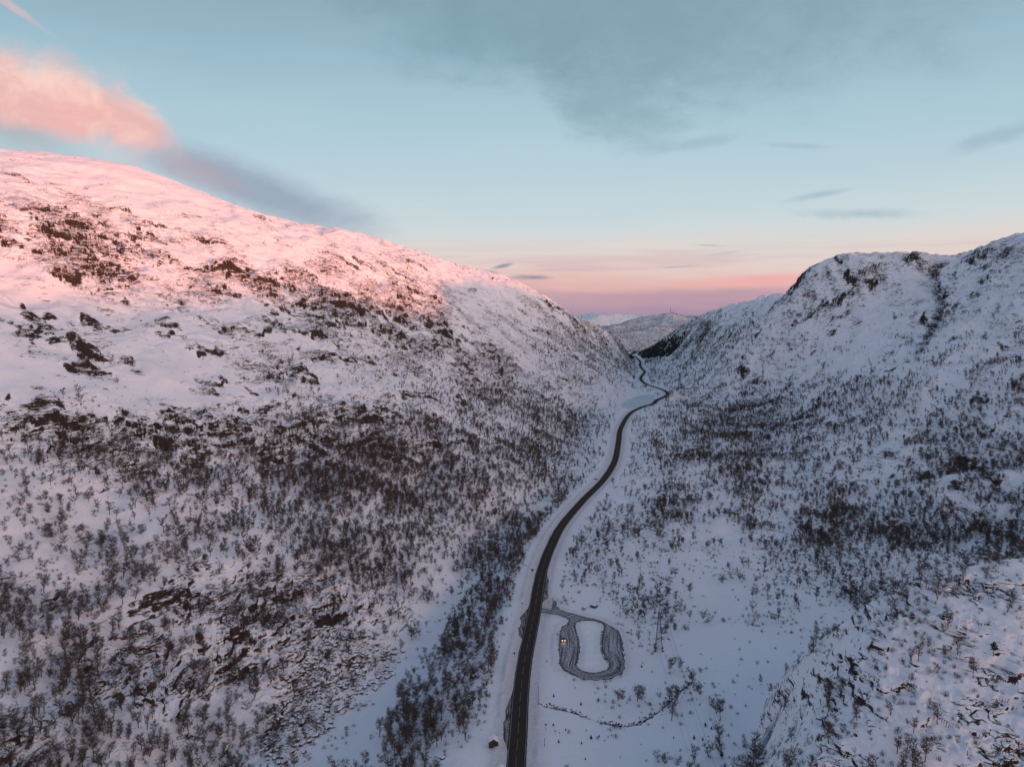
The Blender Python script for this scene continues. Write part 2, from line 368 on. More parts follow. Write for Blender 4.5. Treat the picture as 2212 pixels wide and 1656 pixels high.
# ------------------------------------------------------------------ road and levelled ground
RD = [(1115,1656),(1120,1580),(1125,1500),(1133,1430),(1145,1370),(1155,1320),(1164,1262),(1174,1222),(1190,1180),(1215,1133),(1260,1080),(1304,1035),(1328,995),(1336,955),(1341,925),(1360,894),(1385,879.5),(1410,872)]
rd = [(-2.0, 150.0), (0.5, 240.0)] + [plane(*p) for p in RD]
rd += [(283, 1530), (318, 1610), (330, 1690), (322, 1790), (316, 1860), (326, 1990), (352, 2120), (378, 2240), (392, 2370), (410, 2520), (440, 2700), (462, 2900), (480, 3100)]
def catmull(P, step=3.0):
    P = [np.array(p, float) for p in P]; P = [2 * P[0] - P[1]] + P + [2 * P[-1] - P[-2]]
    out = []
    for a, b, c, d in zip(P[:-3], P[1:-2], P[2:-1], P[3:]):
        n = max(2, int(np.linalg.norm(c - b) / step))
        for t in np.arange(n) / n:
            out.append(.5 * (2 * b + (c - a) * t + (2 * a - 5 * b + 4 * c - d) * t * t + (3 * b - a - 3 * c + d) * t ** 3))
    out.append(P[-2]); return np.array(out)
ROAD = catmull(rd)
def road_dist(Xf, Yf):
    d = np.full(Xf.shape, 1e9)
    yi = np.clip(np.searchsorted(ROAD[:, 1], Yf) , 0, len(ROAD) - 1)
    for off in (-24, -16, -10, -6, -3, -1, 0, 2, 5, 9, 15, 23):
        k = np.clip(yi + off, 0, len(ROAD) - 2)
        ax, ay = ROAD[k, 0], ROAD[k, 1]; bx, by = ROAD[k + 1, 0], ROAD[k + 1, 1]
        dx, dy = bx - ax, by - ay; t = np.clip(((Xf - ax) * dx + (Yf - ay) * dy) / (dx * dx + dy * dy), 0, 1)
        # nearby segments only; several offsets cover the bends
        d = np.minimum(d, np.hypot(Xf - ax - t * dx, Yf - ay - t * dy))
    return d
# the road is nearly monotone in y, except in the bend behind the lake; sort copy for searching
_o = np.argsort(ROAD[:, 1], kind="stable")
ROAD = ROAD
RDD = road_dist(XG, YG)
RZ_K = np.array([0, 1500, 1700, 2000, 2400, 3100]); RZ_V = np.array([0, 0, 2.0, 2.5, 1.5, 1.0])
def roadz(y): return np.interp(y, RZ_K, RZ_V)
wid = 6.5
b = 1 - sstep(wid + 4, wid + 22, RDD)
Z = Z * (1 - b) + roadz(YG) * b
bank = np.exp(-((RDD - 8.2) / 1.5) ** 2) * (.55 + .5 * n9 + .3 * n4) * (1 - sstep(1200, 1700, YG))
Z += np.clip(bank, 0, 2)

# parking loop, drawn on the valley floor
OUT = [(1160,1311),(1172,1312),(1190,1315),(1193,1308),(1192,1299),(1198,1295),(1204,1299),(1203,1308),(1212,1316),(1230,1322),(1260,1330),(1295,1338),(1320,1350),(1338,1362),(1346,1385),(1349,1415),(1352,1440),(1345,1455),(1320,1466),(1290,1470),(1260,1468),(1235,1458),(1215,1447),(1207,1436),(1205,1400),(1208,1365),(1213,1352),(1224,1347),(1227,1338),(1205,1328),(1172,1323),(1158,1325)]
INN = [(1245,1346),(1260,1340),(1280,1340),(1298,1346),(1304,1352),(1300,1368),(1299,1385),(1299,1405),(1306,1420),(1315,1433),(1310,1444),(1295,1450),(1275,1452),(1256,1446),(1247,1438),(1251,1425),(1254,1400),(1252,1380),(1247,1365),(1243,1352)]
OUTW = [plane(*p) for p in OUT]; INNW = [plane(*p) for p in INN]
def inside(X, Y, poly):
    r = np.zeros(X.shape, bool); n = len(poly)
    for k in range(n):
        x1, y1 = poly[k]; x2, y2 = poly[(k + 1) % n]
        r ^= ((y1 > Y) != (y2 > Y)) & (X < (x2 - x1) * (Y - y1) / (y2 - y1 + 1e-12) + x1)
    return r
sl = window(OUTW, 30)
dO, _, _ = segdist(XG[sl], YG[sl], OUTW + OUTW[:1]); iO = inside(XG[sl], YG[sl], OUTW)
dI, _, _ = segdist(XG[sl], YG[sl], INNW + INNW[:1]); iI = inside(XG[sl], YG[sl], INNW)
dO = np.where(iO, 0, dO)
b = 1 - sstep(2, 22, dO); Z[sl] = Z[sl] * (1 - b)
rim = np.where(iO, 0, np.exp(-((dO - 2.2) / 1.2) ** 2)) * .7
isl = np.where(iI, np.clip(dI - .5, 0, 2) * .35, 0)
nearroad = sstep(7, 11, RDD[sl])
Z[sl] += (rim * nearroad + isl) * (.8 + .6 * n4[sl])
LOOPD = np.full(Z.shape, 99.0); LOOPD[sl] = np.where(iI, dI + 1, dO)
# frozen lake
LK = [(1337,872),(1352,862),(1375,853),(1398,850),(1420,852),(1418,866),(1412,872),(1392,876),(1372,882),(1358,885),(1345,880)]
LKW = [plane(px, py, 0) for px, py in LK]
sl = window(LKW, 60); dL, _, _ = segdist(XG[sl], YG[sl], LKW + LKW[:1]); iL = inside(XG[sl], YG[sl], LKW)
b = 1 - sstep(0, 30, np.where(iL, 0, dL)); Z[sl] = Z[sl] * (1 - b) - .6 * b
# stone-lined brook in the field
BROOK = [(1175,1521),(1215,1530),(1262,1545),(1300,1558),(1340,1566),(1380,1562),(1420,1535),(1460,1500),(1498,1470)]
w = [plane(*p) for p in BROOK]; BROOKW = w
sl = window(w, 14); d, s, par = segdist(XG[sl], YG[sl], w); d = np.abs(d * s + .5 * n9[sl] + .35 * n4[sl])
Z[sl] -= 1.1 * np.exp(-(d / 1.1) ** 2) ; ROCKX[sl] = np.maximum(ROCKX[sl], .8 * np.exp(-(d / .8) ** 2) * np.clip(.65 + 1.3 * n9[sl], .0, 1))
def H(x, y): return gridh(Z, x, y)
# ------------------------------------------------------------------ node helpers
def newmat(name):
    m = bpy.data.materials.new(name); m.use_nodes = True
    nt = m.node_tree; nt.nodes.clear(); return m, nt
class NB:
    def __init__(s, nt): s.nt = nt
    def n(s, typ, **kw):
        nd = s.nt.nodes.new(typ)
        for k, v in kw.items():
            if k.startswith("i_"): continue
            setattr(nd, k, v)
        return nd
    def link(s, a, b): s.nt.links.new(a, b)
    def put(s, sock, v):
        if isinstance(v, bpy.types.NodeSocket): s.link(v, sock)
        elif v is not None: sock.default_value = v
    def math(s, op, a, b=None, c=None, clamp=False):
        nd = s.n("ShaderNodeMath", operation=op, use_clamp=clamp)
        s.put(nd.inputs[0], a)
        if b is not None: s.put(nd.inputs[1], b)
        if c is not None: s.put(nd.inputs[2], c)
        return nd.outputs[0]
    def vmath(s, op, a, b=None):
        nd = s.n("ShaderNodeVectorMath", operation=op); s.put(nd.inputs[0], a)
        if b is not None: s.put(nd.inputs[1], b)
        return nd.outputs["Value"] if op in ("DOT_PRODUCT", "LENGTH") else nd.outputs[0]
    def mix(s, f, a, b, blend="MIX"):
        nd = s.n("ShaderNodeMix", data_type="RGBA", blend_type=blend)
        s.put(nd.inputs[0], f); s.put(nd.inputs[6], a); s.put(nd.inputs[7], b); return nd.outputs[2]
    def ss(s, v, a, b):
        nd = s.n("ShaderNodeMapRange", interpolation_type="SMOOTHSTEP"); s.put(nd.inputs[0], v)
        s.put(nd.inputs[1], a); s.put(nd.inputs[2], b); nd.inputs[3].default_value = 0; nd.inputs[4].default_value = 1
        return nd.outputs[0]
    def noise(s, vec, scale, detail=4, rough=.55, dist=0, dim="3D"):
        nd = s.n("ShaderNodeTexNoise", noise_dimensions=dim); s.put(nd.inputs["Vector"], vec)
        nd.inputs["Scale"].default_value = scale; nd.inputs["Detail"].default_value = detail
        nd.inputs["Roughness"].default_value = rough; nd.inputs["Distortion"].default_value = dist
        return nd.outputs["Fac"]
    def mapping(s, vec, scale, loc=(0, 0, 0), rot=(0, 0, 0)):
        nd = s.n("ShaderNodeMapping"); s.put(nd.inputs[0], vec); nd.inputs[1].default_value = loc; nd.inputs[2].default_value = rot; nd.inputs[3].default_value = scale
        return nd.outputs[0]
    def attr(s, name):
        nd = s.n("ShaderNodeAttribute", attribute_name=name); return nd.outputs["Fac"]
    def out(s, col, rough=.8, bump=None, metal=0, spec=.3, emis=None, estr=0):
        p = s.n("ShaderNodeBsdfPrincipled"); s.put(p.inputs["Base Color"], col); s.put(p.inputs["Roughness"], rough)
        s.put(p.inputs["Metallic"], metal); p.inputs["Specular IOR Level"].default_value = spec
        if bump is not None: s.link(bump, p.inputs["Normal"])
        if emis: p.inputs["Emission Color"].default_value = emis; p.inputs["Emission Strength"].default_value = estr
        o = s.n("ShaderNodeOutputMaterial"); s.link(p.outputs[0], o.inputs[0])
    def bump(s, h, dist, strength=1.0):
        nd = s.n("ShaderNodeBump"); s.put(nd.inputs["Height"], h); nd.inputs["Distance"].default_value = dist; nd.inputs["Strength"].default_value = strength
        return nd.outputs[0]
def rgb(r, g, b): return (r, g, b, 1)

def make_ground_mat():
    m, nt = newmat("snow_and_rock"); B = NB(nt)
    geo = B.n("ShaderNodeNewGeometry"); pos = geo.outputs["Position"]
    nz = B.n("ShaderNodeSeparateXYZ"); B.link(geo.outputs["Normal"], nz.inputs[0]); nz = nz.outputs[2]
    rock = B.attr("rock"); dirt = B.attr("dirt"); veg = B.attr("veg"); ice = B.attr("ice")
    n1 = B.noise(pos, .22, 6, .62); n2 = B.noise(pos, 1.1, 3, .6)
    n3 = B.noise(B.mapping(pos, (.20, .10, 1.15)), 1.0, 6, .70, .5)
    nn = B.math("ADD", B.math("MULTIPLY", B.math("SUBTRACT", n1, .5), .5), B.math("MULTIPLY", B.math("SUBTRACT", n2, .5), .3))
    nn = B.math("ADD", nn, B.math("MULTIPLY", B.math("SUBTRACT", n3, .5), 1.7))
    lhs = B.math("ADD", nz, nn)
    thr = B.math("MULTIPLY_ADD", B.math("MINIMUM", rock, 1.0), .29, .42); thr = B.math("MULTIPLY_ADD", B.math("MAXIMUM", B.math("SUBTRACT", rock, 1.0), 0.0), 1.0, thr)
    steep = B.ss(B.math("SUBTRACT", thr, lhs), -.02, .03)
    # small ledges poking out of the snow, drawn out along the bedding
    q = B.mapping(pos, (.16, .06, .42)); sp_ = B.noise(q, 1.0, 5, .62, .6)
    q2 = B.mapping(pos, (.5, .2, 1.3), (31, 7, 3)); sp2 = B.noise(q2, 1.0, 4, .6, .4)
    rkc = B.math("MINIMUM", rock, 1.0)
    t1 = B.math("MULTIPLY_ADD", rkc, -.21, .765)
    s1 = B.ss(B.math("SUBTRACT", sp_, t1), 0, .02)
    t2 = B.math("MULTIPLY_ADD", rkc, -.19, .80); s2 = B.ss(B.math("SUBTRACT", sp2, t2), 0, .03)
    L1 = B.noise(B.mapping(pos, (.060, .030, .34), (3, 9, 1)), 1.0, 5, .6, 1.0)
    l1 = B.math("SUBTRACT", 1.0, B.ss(B.math("ABSOLUTE", B.math("SUBTRACT", L1, .5)), .008, .030))
    L2 = B.noise(B.mapping(pos, (.12, .07, .80), (13, 2, 5)), 1.0, 4, .6, 1.0)
    l2 = B.math("SUBTRACT", 1.0, B.ss(B.math("ABSOLUTE", B.math("SUBTRACT", L2, .5)), .008, .030))
    g1 = B.ss(B.math("MULTIPLY_ADD", rock, .42, B.noise(B.mapping(pos, (.05, .03, .12)), 1.0, 4, .65)), .65, .73)
    g2 = B.ss(B.math("MULTIPLY_ADD", rock, .42, B.noise(B.mapping(pos, (.09, .06, .2), (5, 5, 5)), 1.0, 4, .65)), .68, .76)
    ln_ = B.math("MAXIMUM", B.math("MULTIPLY", l1, g1), B.math("MULTIPLY", l2, g2))
    rk = B.math("MAXIMUM", B.math("MAXIMUM", steep, ln_), B.math("MAXIMUM", s1, s2))
    rcol = B.mix(B.noise(pos, .8, 5, .6), rgb(.008, .0065, .006), rgb(.052, .038, .033))
    rcol = B.mix(B.ss(B.noise(B.mapping(pos, (.5, .5, .08)), 1.0, 3), .55, .7), rcol, rgb(.075, .046, .034))
    scol = B.mix(B.noise(pos, .03, 3), rgb(.80, .82, .86), rgb(.74, .765, .815))
    # heather and twigs showing through the snow
    hv = B.noise(pos, .75, 4, .7); hv2 = B.noise(pos, .06, 3, .5)
    hf = B.ss(B.math("ADD", B.math("ADD", hv, B.math("MULTIPLY", hv2, .25)), B.math("MULTIPLY", veg, .20)), .80, .93)
    scol = B.mix(B.math("MULTIPLY", hf, .6), scol, rgb(.13, .10, .09))
    dn = B.math("MULTIPLY", dirt, B.math("MULTIPLY_ADD", B.noise(pos, .5, 4, .6), 1.2, .2), clamp=True)
    scol = B.mix(B.math("MULTIPLY", dn, .75), scol, rgb(.36, .29, .27))
    icol = B.mix(B.ss(B.noise(B.mapping(pos, (.02, .3, 1)), 1.0, 3), .45, .62), rgb(.44, .54, .58), rgb(.68, .73, .77))
    scol = B.mix(ice, scol, icol)
    col = B.mix(rk, scol, rcol)
    bh = B.math("ADD", B.math("MULTIPLY", B.noise(pos, .35, 5, .6), 1.0), B.math("MULTIPLY", B.math("SUBTRACT", 1.0, rk), .35))
    B.out(col, B.math("MULTIPLY_ADD", rk, .1, .75), B.bump(bh, 1.0, .5), spec=.2)
    return m
M_GROUND = make_ground_mat()

def mesh_np(name, V, Fq, mat, smooth=True, attrs=None, kind=None):
    """V (n,3) float, Fq (m,k) int faces"""
    me = bpy.data.meshes.new(name); n, mm = len(V), len(Fq); k = Fq.shape[1]
    me.vertices.add(n); me.vertices.foreach_set("co", np.ascontiguousarray(V, dtype=F32).ravel())
    me.loops.add(mm * k); me.loops.foreach_set("vertex_index", np.ascontiguousarray(Fq, dtype=np.int32).ravel())
    me.polygons.add(mm); me.polygons.foreach_set("loop_start", np.arange(0, mm * k, k, dtype=np.int32))
    if smooth: me.polygons.foreach_set("use_smooth", np.ones(mm, bool))
    for an, av in (attrs or {}).items():
        a = me.attributes.new(an, "FLOAT", "POINT"); a.data.foreach_set("value", np.ascontiguousarray(av, dtype=F32).ravel())
    me.update(calc_edges=True); me.materials.append(mat)
    o = bpy.data.objects.new(name, me); COL.objects.link(o)
    if kind: o["kind"] = kind
    return o
def gridfaces(ny, nx):
    a = (np.arange(ny - 1)[:, None] * nx + np.arange(nx - 1)[None, :]).ravel()
    return np.stack([a, a + 1, a + nx + 1, a + nx], 1)

PXG, PYG = project(XG, YG, Z)
VEG = np.clip(cover(PXG, PYG) * sstep(640, 760, PYG) + .35 * (floor > .5) * sstep(480, 640, YG), 0, 1)
RKA = np.clip(sample(ROCK_G, 340, PXG, PYG) * sstep(300, 360, PYG) * .92 + .04, 0, 1) * np.clip(.8 + .9 * perlin(XL / 55, YL / 70, 60) + .5 * perlin(XL / 18, YL / 22, 61), .1, 1.5)
RKA = np.where((PXG > 1560) & (PYG < 860) & (PYG > 560), RKA * .62, RKA); RKA = np.where(floor > .9, RKA * .55, RKA); RKA = np.where(knm, np.clip(RKA * 1.1 + .16, 0, 1), RKA)
RKA = np.maximum(np.clip(RKA, 0, 1), ROCKX * 1.22)
roadclear = sstep(10, 24, RDD)
RKA *= roadclear; VEG = VEG * roadclear
RKA *= sstep(1, 9, LOOPD); VEG = VEG * sstep(1, 8, LOOPD)
DIRT = np.exp(-(np.clip(RDD - 5.5, 0, 99) / 5.0) ** 2) * .8 + .5 * np.exp(-(np.clip(np.abs(LOOPD), 0, 99) / 4.0) ** 2) * (LOOPD > 0)
ICE = np.zeros_like(Z); sl = window(LKW, 60); ICE[sl] = np.where(iL, sstep(0, 8, dL), 0)
VEG = np.clip(VEG * (1 - .6 * far) + far * .6, 0, 1); RKA = np.clip(RKA * (1 - .5 * far) + far * .42, 0, 1)
ground = mesh_np("ground", np.stack([XG, YG, Z], -1).reshape(-1, 3), gridfaces(NY, NU), M_GROUND, True,
                 dict(rock=RKA, dirt=DIRT, veg=VEG, ice=ICE), "structure")

# the rest of the massif plus added shading rise, coarser, outside the graded grid
xs = np.arange(-3600, 5001, 25.0); ys = np.arange(-3000, 9001, 25.0)
XC = np.repeat(xs[None, :], len(ys), 0); YC = np.repeat(ys[:, None], len(xs), 1)
ZC = base(ys, XC)
ZC += (XC < tab(FTL, 1, ys)[:, None]) * (9 * perlin(XC / 210, YC / 260, 1) + 5 * perlin(XC / 90, YC / 120, 2)) + (XC > tab(FTR, 1, ys)[:, None]) * (12 * perlin(XC / 230, YC / 260, 1) + 7 * perlin(XC / 90, YC / 120, 2))
# ridge behind the viewpoint that shades the valley from the low sun
def shade_ridge(X, Y):
    return np.zeros_like(X)
#SHADE
insd = (YC > Y0) & (YC < Y1) & (np.abs(XC) < .8 * YC)
dep = np.minimum(np.minimum(YC - Y0, (.8 * YC - np.abs(XC)) * .78), Y1 - YC)          # metres inside the graded grid
ZC = gridh(Z, XC, YC) * (1 - sstep(0, 160, -dep)) + ZC * sstep(0, 160, -dep)
ZC -= np.clip(.6 + .16 * dep, 0, 14) * (dep > -30)
deep = (YC > Y0 + 60) & (YC < Y1 - 60) & (np.abs(XC) < .8 * YC - 90)
Fq = gridfaces(len(ys), len(xs)); dd = deep.ravel()
Fq = Fq[~(dd[Fq].all(1))]
hills = mesh_np("hills", np.stack([XC, YC, ZC], -1).reshape(-1, 3), Fq, M_GROUND, True, dict(rock=np.full(XC.shape, .3), dirt=XC * 0, veg=np.full(XC.shape, .2), ice=XC * 0), "structure")
# ------------------------------------------------------------------ small building helpers
class MB:
    """collects vertices and faces, then links ONE mesh object"""
    def __init__(s): s.v = []; s.f = []
    def add(s, V, Fs):
        o = len(s.v); s.v += [tuple(float(c) for c in v) for v in V]; s.f += [tuple(o + i for i in f) for f in Fs]; return s
    def box(s, x0, x1, y0, y1, z0, z1):
        V = [(x, y, z) for z in (z0, z1) for y in (y0, y1) for x in (x0, x1)]
        return s.add(V, [(0, 2, 3, 1), (4, 5, 7, 6), (0, 1, 5, 4), (2, 6, 7, 3), (0, 4, 6, 2), (1, 3, 7, 5)])
    def tube(s, a, b, ra, rb=None, n=6, cap=True):
        rb = ra if rb is None else rb
        a = Vector(a); b = Vector(b); d = (b - a).normalized(); p = d.orthogonal().normalized(); q = d.cross(p)
        V = [a + (p * math.cos(t) + q * math.sin(t)) * ra for t in [2 * math.pi * i / n for i in range(n)]] + \
            [b + (p * math.cos(t) + q * math.sin(t)) * rb for t in [2 * math.pi * i / n for i in range(n)]]
        Fs = [(i, (i + 1) % n, n + (i + 1) % n, n + i) for i in range(n)]
        if cap: Fs += [tuple(range(n))[::-1], tuple(range(n, 2 * n))]
        return s.add(V, Fs)
    def prism(s, prof, y0, y1):
        n = len(prof); V = [(x, y0, z) for x, z in prof] + [(x, y1, z) for x, z in prof]
        return s.add(V, [tuple(range(n)), tuple(range(n, 2 * n))[::-1]] + [(i, n + i, n + (i + 1) % n, (i + 1) % n) for i in range(n)])
    def mesh(s, name, mat, smooth=False):
        me = bpy.data.meshes.new(name); me.from_pydata(s.v, [], s.f); me.materials.append(mat)
        if smooth: me.polygons.foreach_set("use_smooth", [True] * len(me.polygons))
        me.update(); return me
    def build(s, name, mat, parent=None, smooth=False, bevel=0):
        o = bpy.data.objects.new(name, s.mesh(name, mat, smooth)); COL.objects.link(o)
        if parent: o.parent = parent
        if bevel:
            m = o.modifiers.new("bevel", "BEVEL"); m.width = bevel; m.segments = 2; m.limit_method = "ANGLE"
        return o
def thing(name, label, cat, loc=(0, 0, 0), rz=0, group=None, scale=1):
    o = bpy.data.objects.new(name, None); COL.objects.link(o); o.location = loc; o.rotation_euler = (0, 0, rz); o.scale = (scale,) * 3
    o.empty_display_size = .5
    o["label"] = label; o["category"] = cat
    if group: o["group"] = group
    return o
def tag(o, label, cat, group=None):
    o["label"] = label; o["category"] = cat
    if group: o["group"] = group
    return o
def simple(name, c, rough=.7, var=.25, scale=3.0, metal=0, emis=None, estr=0, spec=.3):
    m, nt = newmat(name); B = NB(nt); tc = B.n("ShaderNodeTexCoord")
    f = B.noise(tc.outputs["Object"], scale, 4)
    a = tuple(v * (1 - var) for v in c) + (1,); b = tuple(min(1, v * (1 + var)) for v in c) + (1,)
    B.out(B.mix(f, a, b), rough, None, metal, spec, emis, estr); return m
M_BARK = simple("birch_bark", (.060, .048, .046), .9, .5, 6)
M_TWIG = simple("birch_twigs", (.088, .068, .060), .9, .4, 1.0)
M_SHRUB = simple("willow_twigs", (.080, .055, .050), .9, .4, 1.0)
M_NEEDLE = simple("spruce_needles", (.016, .026, .025), .9, .4, 4)
M_PINE = simple("pine_needles", (.018, .024, .016), .9, .4, 4)
M_STEEL = simple("galvanised_steel", (.05, .053, .056), .5, .2, 2, .4)
M_WOOD = simple("weathered_wood", (.045, .036, .028), .85, .35, 3)
M_DARKWOOD = simple("dark_wood", (.022, .016, .014), .85, .35, 3)
M_SNOWCAP = simple("snow_cap", (.78, .80, .84), .8, .03, 2)
M_WIRE = simple("conductor", (.05, .05, .055), .5, .1, 1)
M_YELLOW = simple("yellow_road_paint", (.24, .095, .02), .7, .25, 2)
M_WHITE = simple("white_road_paint", (.30, .28, .26), .7, .35, 1.5)

def boulder_mat():
    m, nt = newmat("snow_capped_rock"); B = NB(nt)
    geo = B.n("ShaderNodeNewGeometry"); s = B.n("ShaderNodeSeparateXYZ"); B.link(geo.outputs["Normal"], s.inputs[0])
    n = B.noise(geo.outputs["Position"], 1.6, 4)
    f = B.ss(B.math("ADD", s.outputs[2], B.math("MULTIPLY", B.math("SUBTRACT", n, .5), .8)), .46, .60)
    rc = B.mix(B.noise(geo.outputs["Position"], 2.5, 4), rgb(.03, .024, .022), rgb(.12, .095, .085))
    B.out(B.mix(f, rc, rgb(.78, .80, .84)), .85, None, 0, .2); return m
M_BOULDER = boulder_mat()

# ------------------------------------------------------------------ road
def asphalt():
    m, nt = newmat("wet_asphalt"); B = NB(nt); ac = B.attr("across"); geo = B.n("ShaderNodeNewGeometry"); pos = geo.outputs["Position"]
    n = B.noise(pos, .8, 5, .65); nl = B.noise(B.mapping(pos, (1.6, .05, 1)), 1.0, 4, .6)
    col = B.mix(n, rgb(.024, .020, .018), rgb(.054, .046, .041))
    w = B.math("ABSOLUTE", B.math("SUBTRACT", B.math("ABSOLUTE", ac), 1.75))
    tr = B.math("ABSOLUTE", B.math("SUBTRACT", w, .75))
    tf = B.math("SUBTRACT", 1.0, B.ss(tr, .12, .5))
    col = B.mix(B.math("MULTIPLY", tf, .3), col, rgb(.045, .042, .043))
    col = B.mix(B.math("MULTIPLY", B.ss(nl, .5, .75), .12), col, rgb(.07, .066, .067))
    edge = B.ss(B.math("ADD", B.math("ABSOLUTE", ac), B.math("MULTIPLY", B.noise(pos, .5, 5, .7), 1.4)), 4.3, 5.2)
    slush = B.mix(B.ss(B.noise(B.mapping(pos, (1.2, .12, 1)), 1.0, 5, .7), .42, .6), rgb(.06, .055, .058), rgb(.34, .33, .35))
    B.out(B.mix(B.math("MULTIPLY", edge, .85), col, slush), .95, None, 0, .08); return m
rs = ROAD[(ROAD[:, 1] > 100)]
tg = np.gradient(rs, axis=0); tg /= np.linalg.norm(tg, axis=1)[:, None]; nrm = np.stack([tg[:, 1], -tg[:, 0]], 1)   # right-hand side
def bump1(y, a, b, c, d): return sstep(a, b, y) * (1 - sstep(c, d, y))
lw = 3.75 + 4.0 * bump1(rs[:, 1], 398, 408, 424, 447) + 3.2 * bump1(rs[:, 1], 292, 308, 315, 345) + .12 * perlin(rs[:, 1] / 3, rs[:, 1] * 0, 70) + .2*perlin(rs[:, 1] / 13, rs[:, 1] * 0, 72)
rw = 3.75 + 3.4 * bump1(rs[:, 1], 450, 462, 478, 505) + .12 * perlin(rs[:, 1] / 3, rs[:, 1] * 0, 71)
NA = 17; V = []; AC = []
for i, (p, n_) in enumerate(zip(rs, nrm)):
    for k in range(NA):
        a = -lw[i] + (lw[i] + rw[i]) * k / (NA - 1)
        q = p + n_ * a; V.append((q[0], q[1], roadz(q[1]) + .10 - .015 * abs(a) / 4)); AC.append(a)
road = mesh_np("road", np.array(V), gridfaces(len(rs), NA)[:, ::-1], asphalt(), True, dict(across=np.array(AC)), "structure")
seg = np.concatenate([[0], np.cumsum(np.linalg.norm(np.diff(rs, axis=0), axis=1))])
def along(s): return np.array([np.interp(s, seg, rs[:, 0]), np.interp(s, seg, rs[:, 1])]), np.array([np.interp(s, seg, nrm[:, 0]), np.interp(s, seg, nrm[:, 1])])
def line(name, offs, mat, dash=None, wd=.12, smax=1500):
    m = MB(); s = 0
    L, G = dash or (6, 0)
    while s < smax:
        prev = None
        for t in np.linspace(s, s + L, 4):
            p, n_ = along(t); a = p + n_ * (offs - wd); b_ = p + n_ * (offs + wd); z = roadz(p[1]) + .108
            cur = ((a[0], a[1], z), (b_[0], b_[1], z))
            if prev: m.add([prev[0], cur[0], cur[1], prev[1]], [(0, 3, 2, 1)])
            prev = cur
        s += L + G
    o = m.build(name, mat, road); o["kind"] = "structure"; return o
line("centre_line", -.1, M_YELLOW, (9, 4), .11)
line("edge_line", 3.2, M_WHITE, None, .07)
line("edge_line", -3.3, M_WHITE, None, .07)
line("bay_line", 3.55, M_WHITE, (1.2, 1.2), .09, 1) if False else None

# parking loop
def loop_mat():
    m, nt = newmat("packed_snow_tracks"); B = NB(nt); fl = B.attr("flow"); ln = B.attr("along"); geo = B.n("ShaderNodeNewGeometry"); pos = geo.outputs["Position"]
    cb = B.n("ShaderNodeCombineXYZ"); B.link(B.math("MULTIPLY", fl, 1.9), cb.inputs[0]); B.link(B.math("MULTIPLY", ln, .035), cb.inputs[1])
    s1 = B.noise(cb.outputs[0], 1.0, 4, .8, 0); s2 = B.noise(pos, .9, 5, .7)
    edge = B.math("SUBTRACT", 1.0, B.ss(B.attr("rim"), 0.2, 2.2))
    f = B.ss(B.math("SUBTRACT", B.math("ADD", B.math("MULTIPLY", s1, .75), B.math("MULTIPLY", s2, .35)), B.math("MULTIPLY", edge, .07)), .46, .64)
    B.out(B.mix(f, rgb(.024, .023, .025), rgb(.46, .47, .50)), .75, None, 0, .25); return m
xa, xb_ = min(p[0] for p in OUTW) - 1, max(p[0] for p in OUTW) + 1; ya, yb = min(p[1] for p in OUTW) - 1, max(p[1] for p in OUTW) + 1
ST = .4; gx = np.arange(xa, xb_, ST); gy = np.arange(ya, yb, ST); GX, GY = np.meshgrid(gx, gy)
JX = GX + .35 * perlin(GX / 2.2, GY / 2.2, 80); JY = GY + .5 * perlin(GX / 2.5, GY / 2.5, 81)
iO = inside(JX, JY, OUTW); iI = inside(JX, JY, INNW)
dI, sI, pI = segdist(GX, GY, INNW + INNW[:1]); dO, sO, pO = segdist(GX, GY, OUTW + OUTW[:1])
cx_i = np.mean([p[0] for p in INNW]); comb = iI & (GX > cx_i + 1.2) & (dI < 4.5 * np.clip(.55 + 1.3 * perlin(GY / 1.3, GY * 0, 82), 0, 1)) & (GY < plane(1300, 1362)[1]) & (GY > plane(1300, 1432)[1])
road_d = road_dist(GX, GY)
ok = iO & (~iI | comb)
idx = np.arange(GX.size).reshape(GX.shape)
cell = ok[:-1, :-1] & ok[1:, :-1] & ok[:-1, 1:] & ok[1:, 1:]
Fq = np.stack([idx[:-1, :-1][cell], idx[:-1, 1:][cell], idx[1:, 1:][cell], idx[1:, :-1][cell]], 1)
used, inv = np.unique(Fq, return_inverse=True); Fq = inv.reshape(-1, 4)
VV = np.stack([GX.ravel(), GY.ravel(), np.full(GX.size, .05)], 1)[used]; VV[:, 2] += np.where(comb.ravel()[used], .9, 0) * 0
flow = np.where(iI, GY * .8, dI); rimd = np.minimum(dO, np.where(iI, 9, dI))
# the island snow lies lower where wheels have run into it
loop = mesh_np("parking_loop", VV, Fq, loop_mat(), True, dict(flow=flow.ravel()[used], along=pI.ravel()[used], rim=rimd.ravel()[used]), "structure")

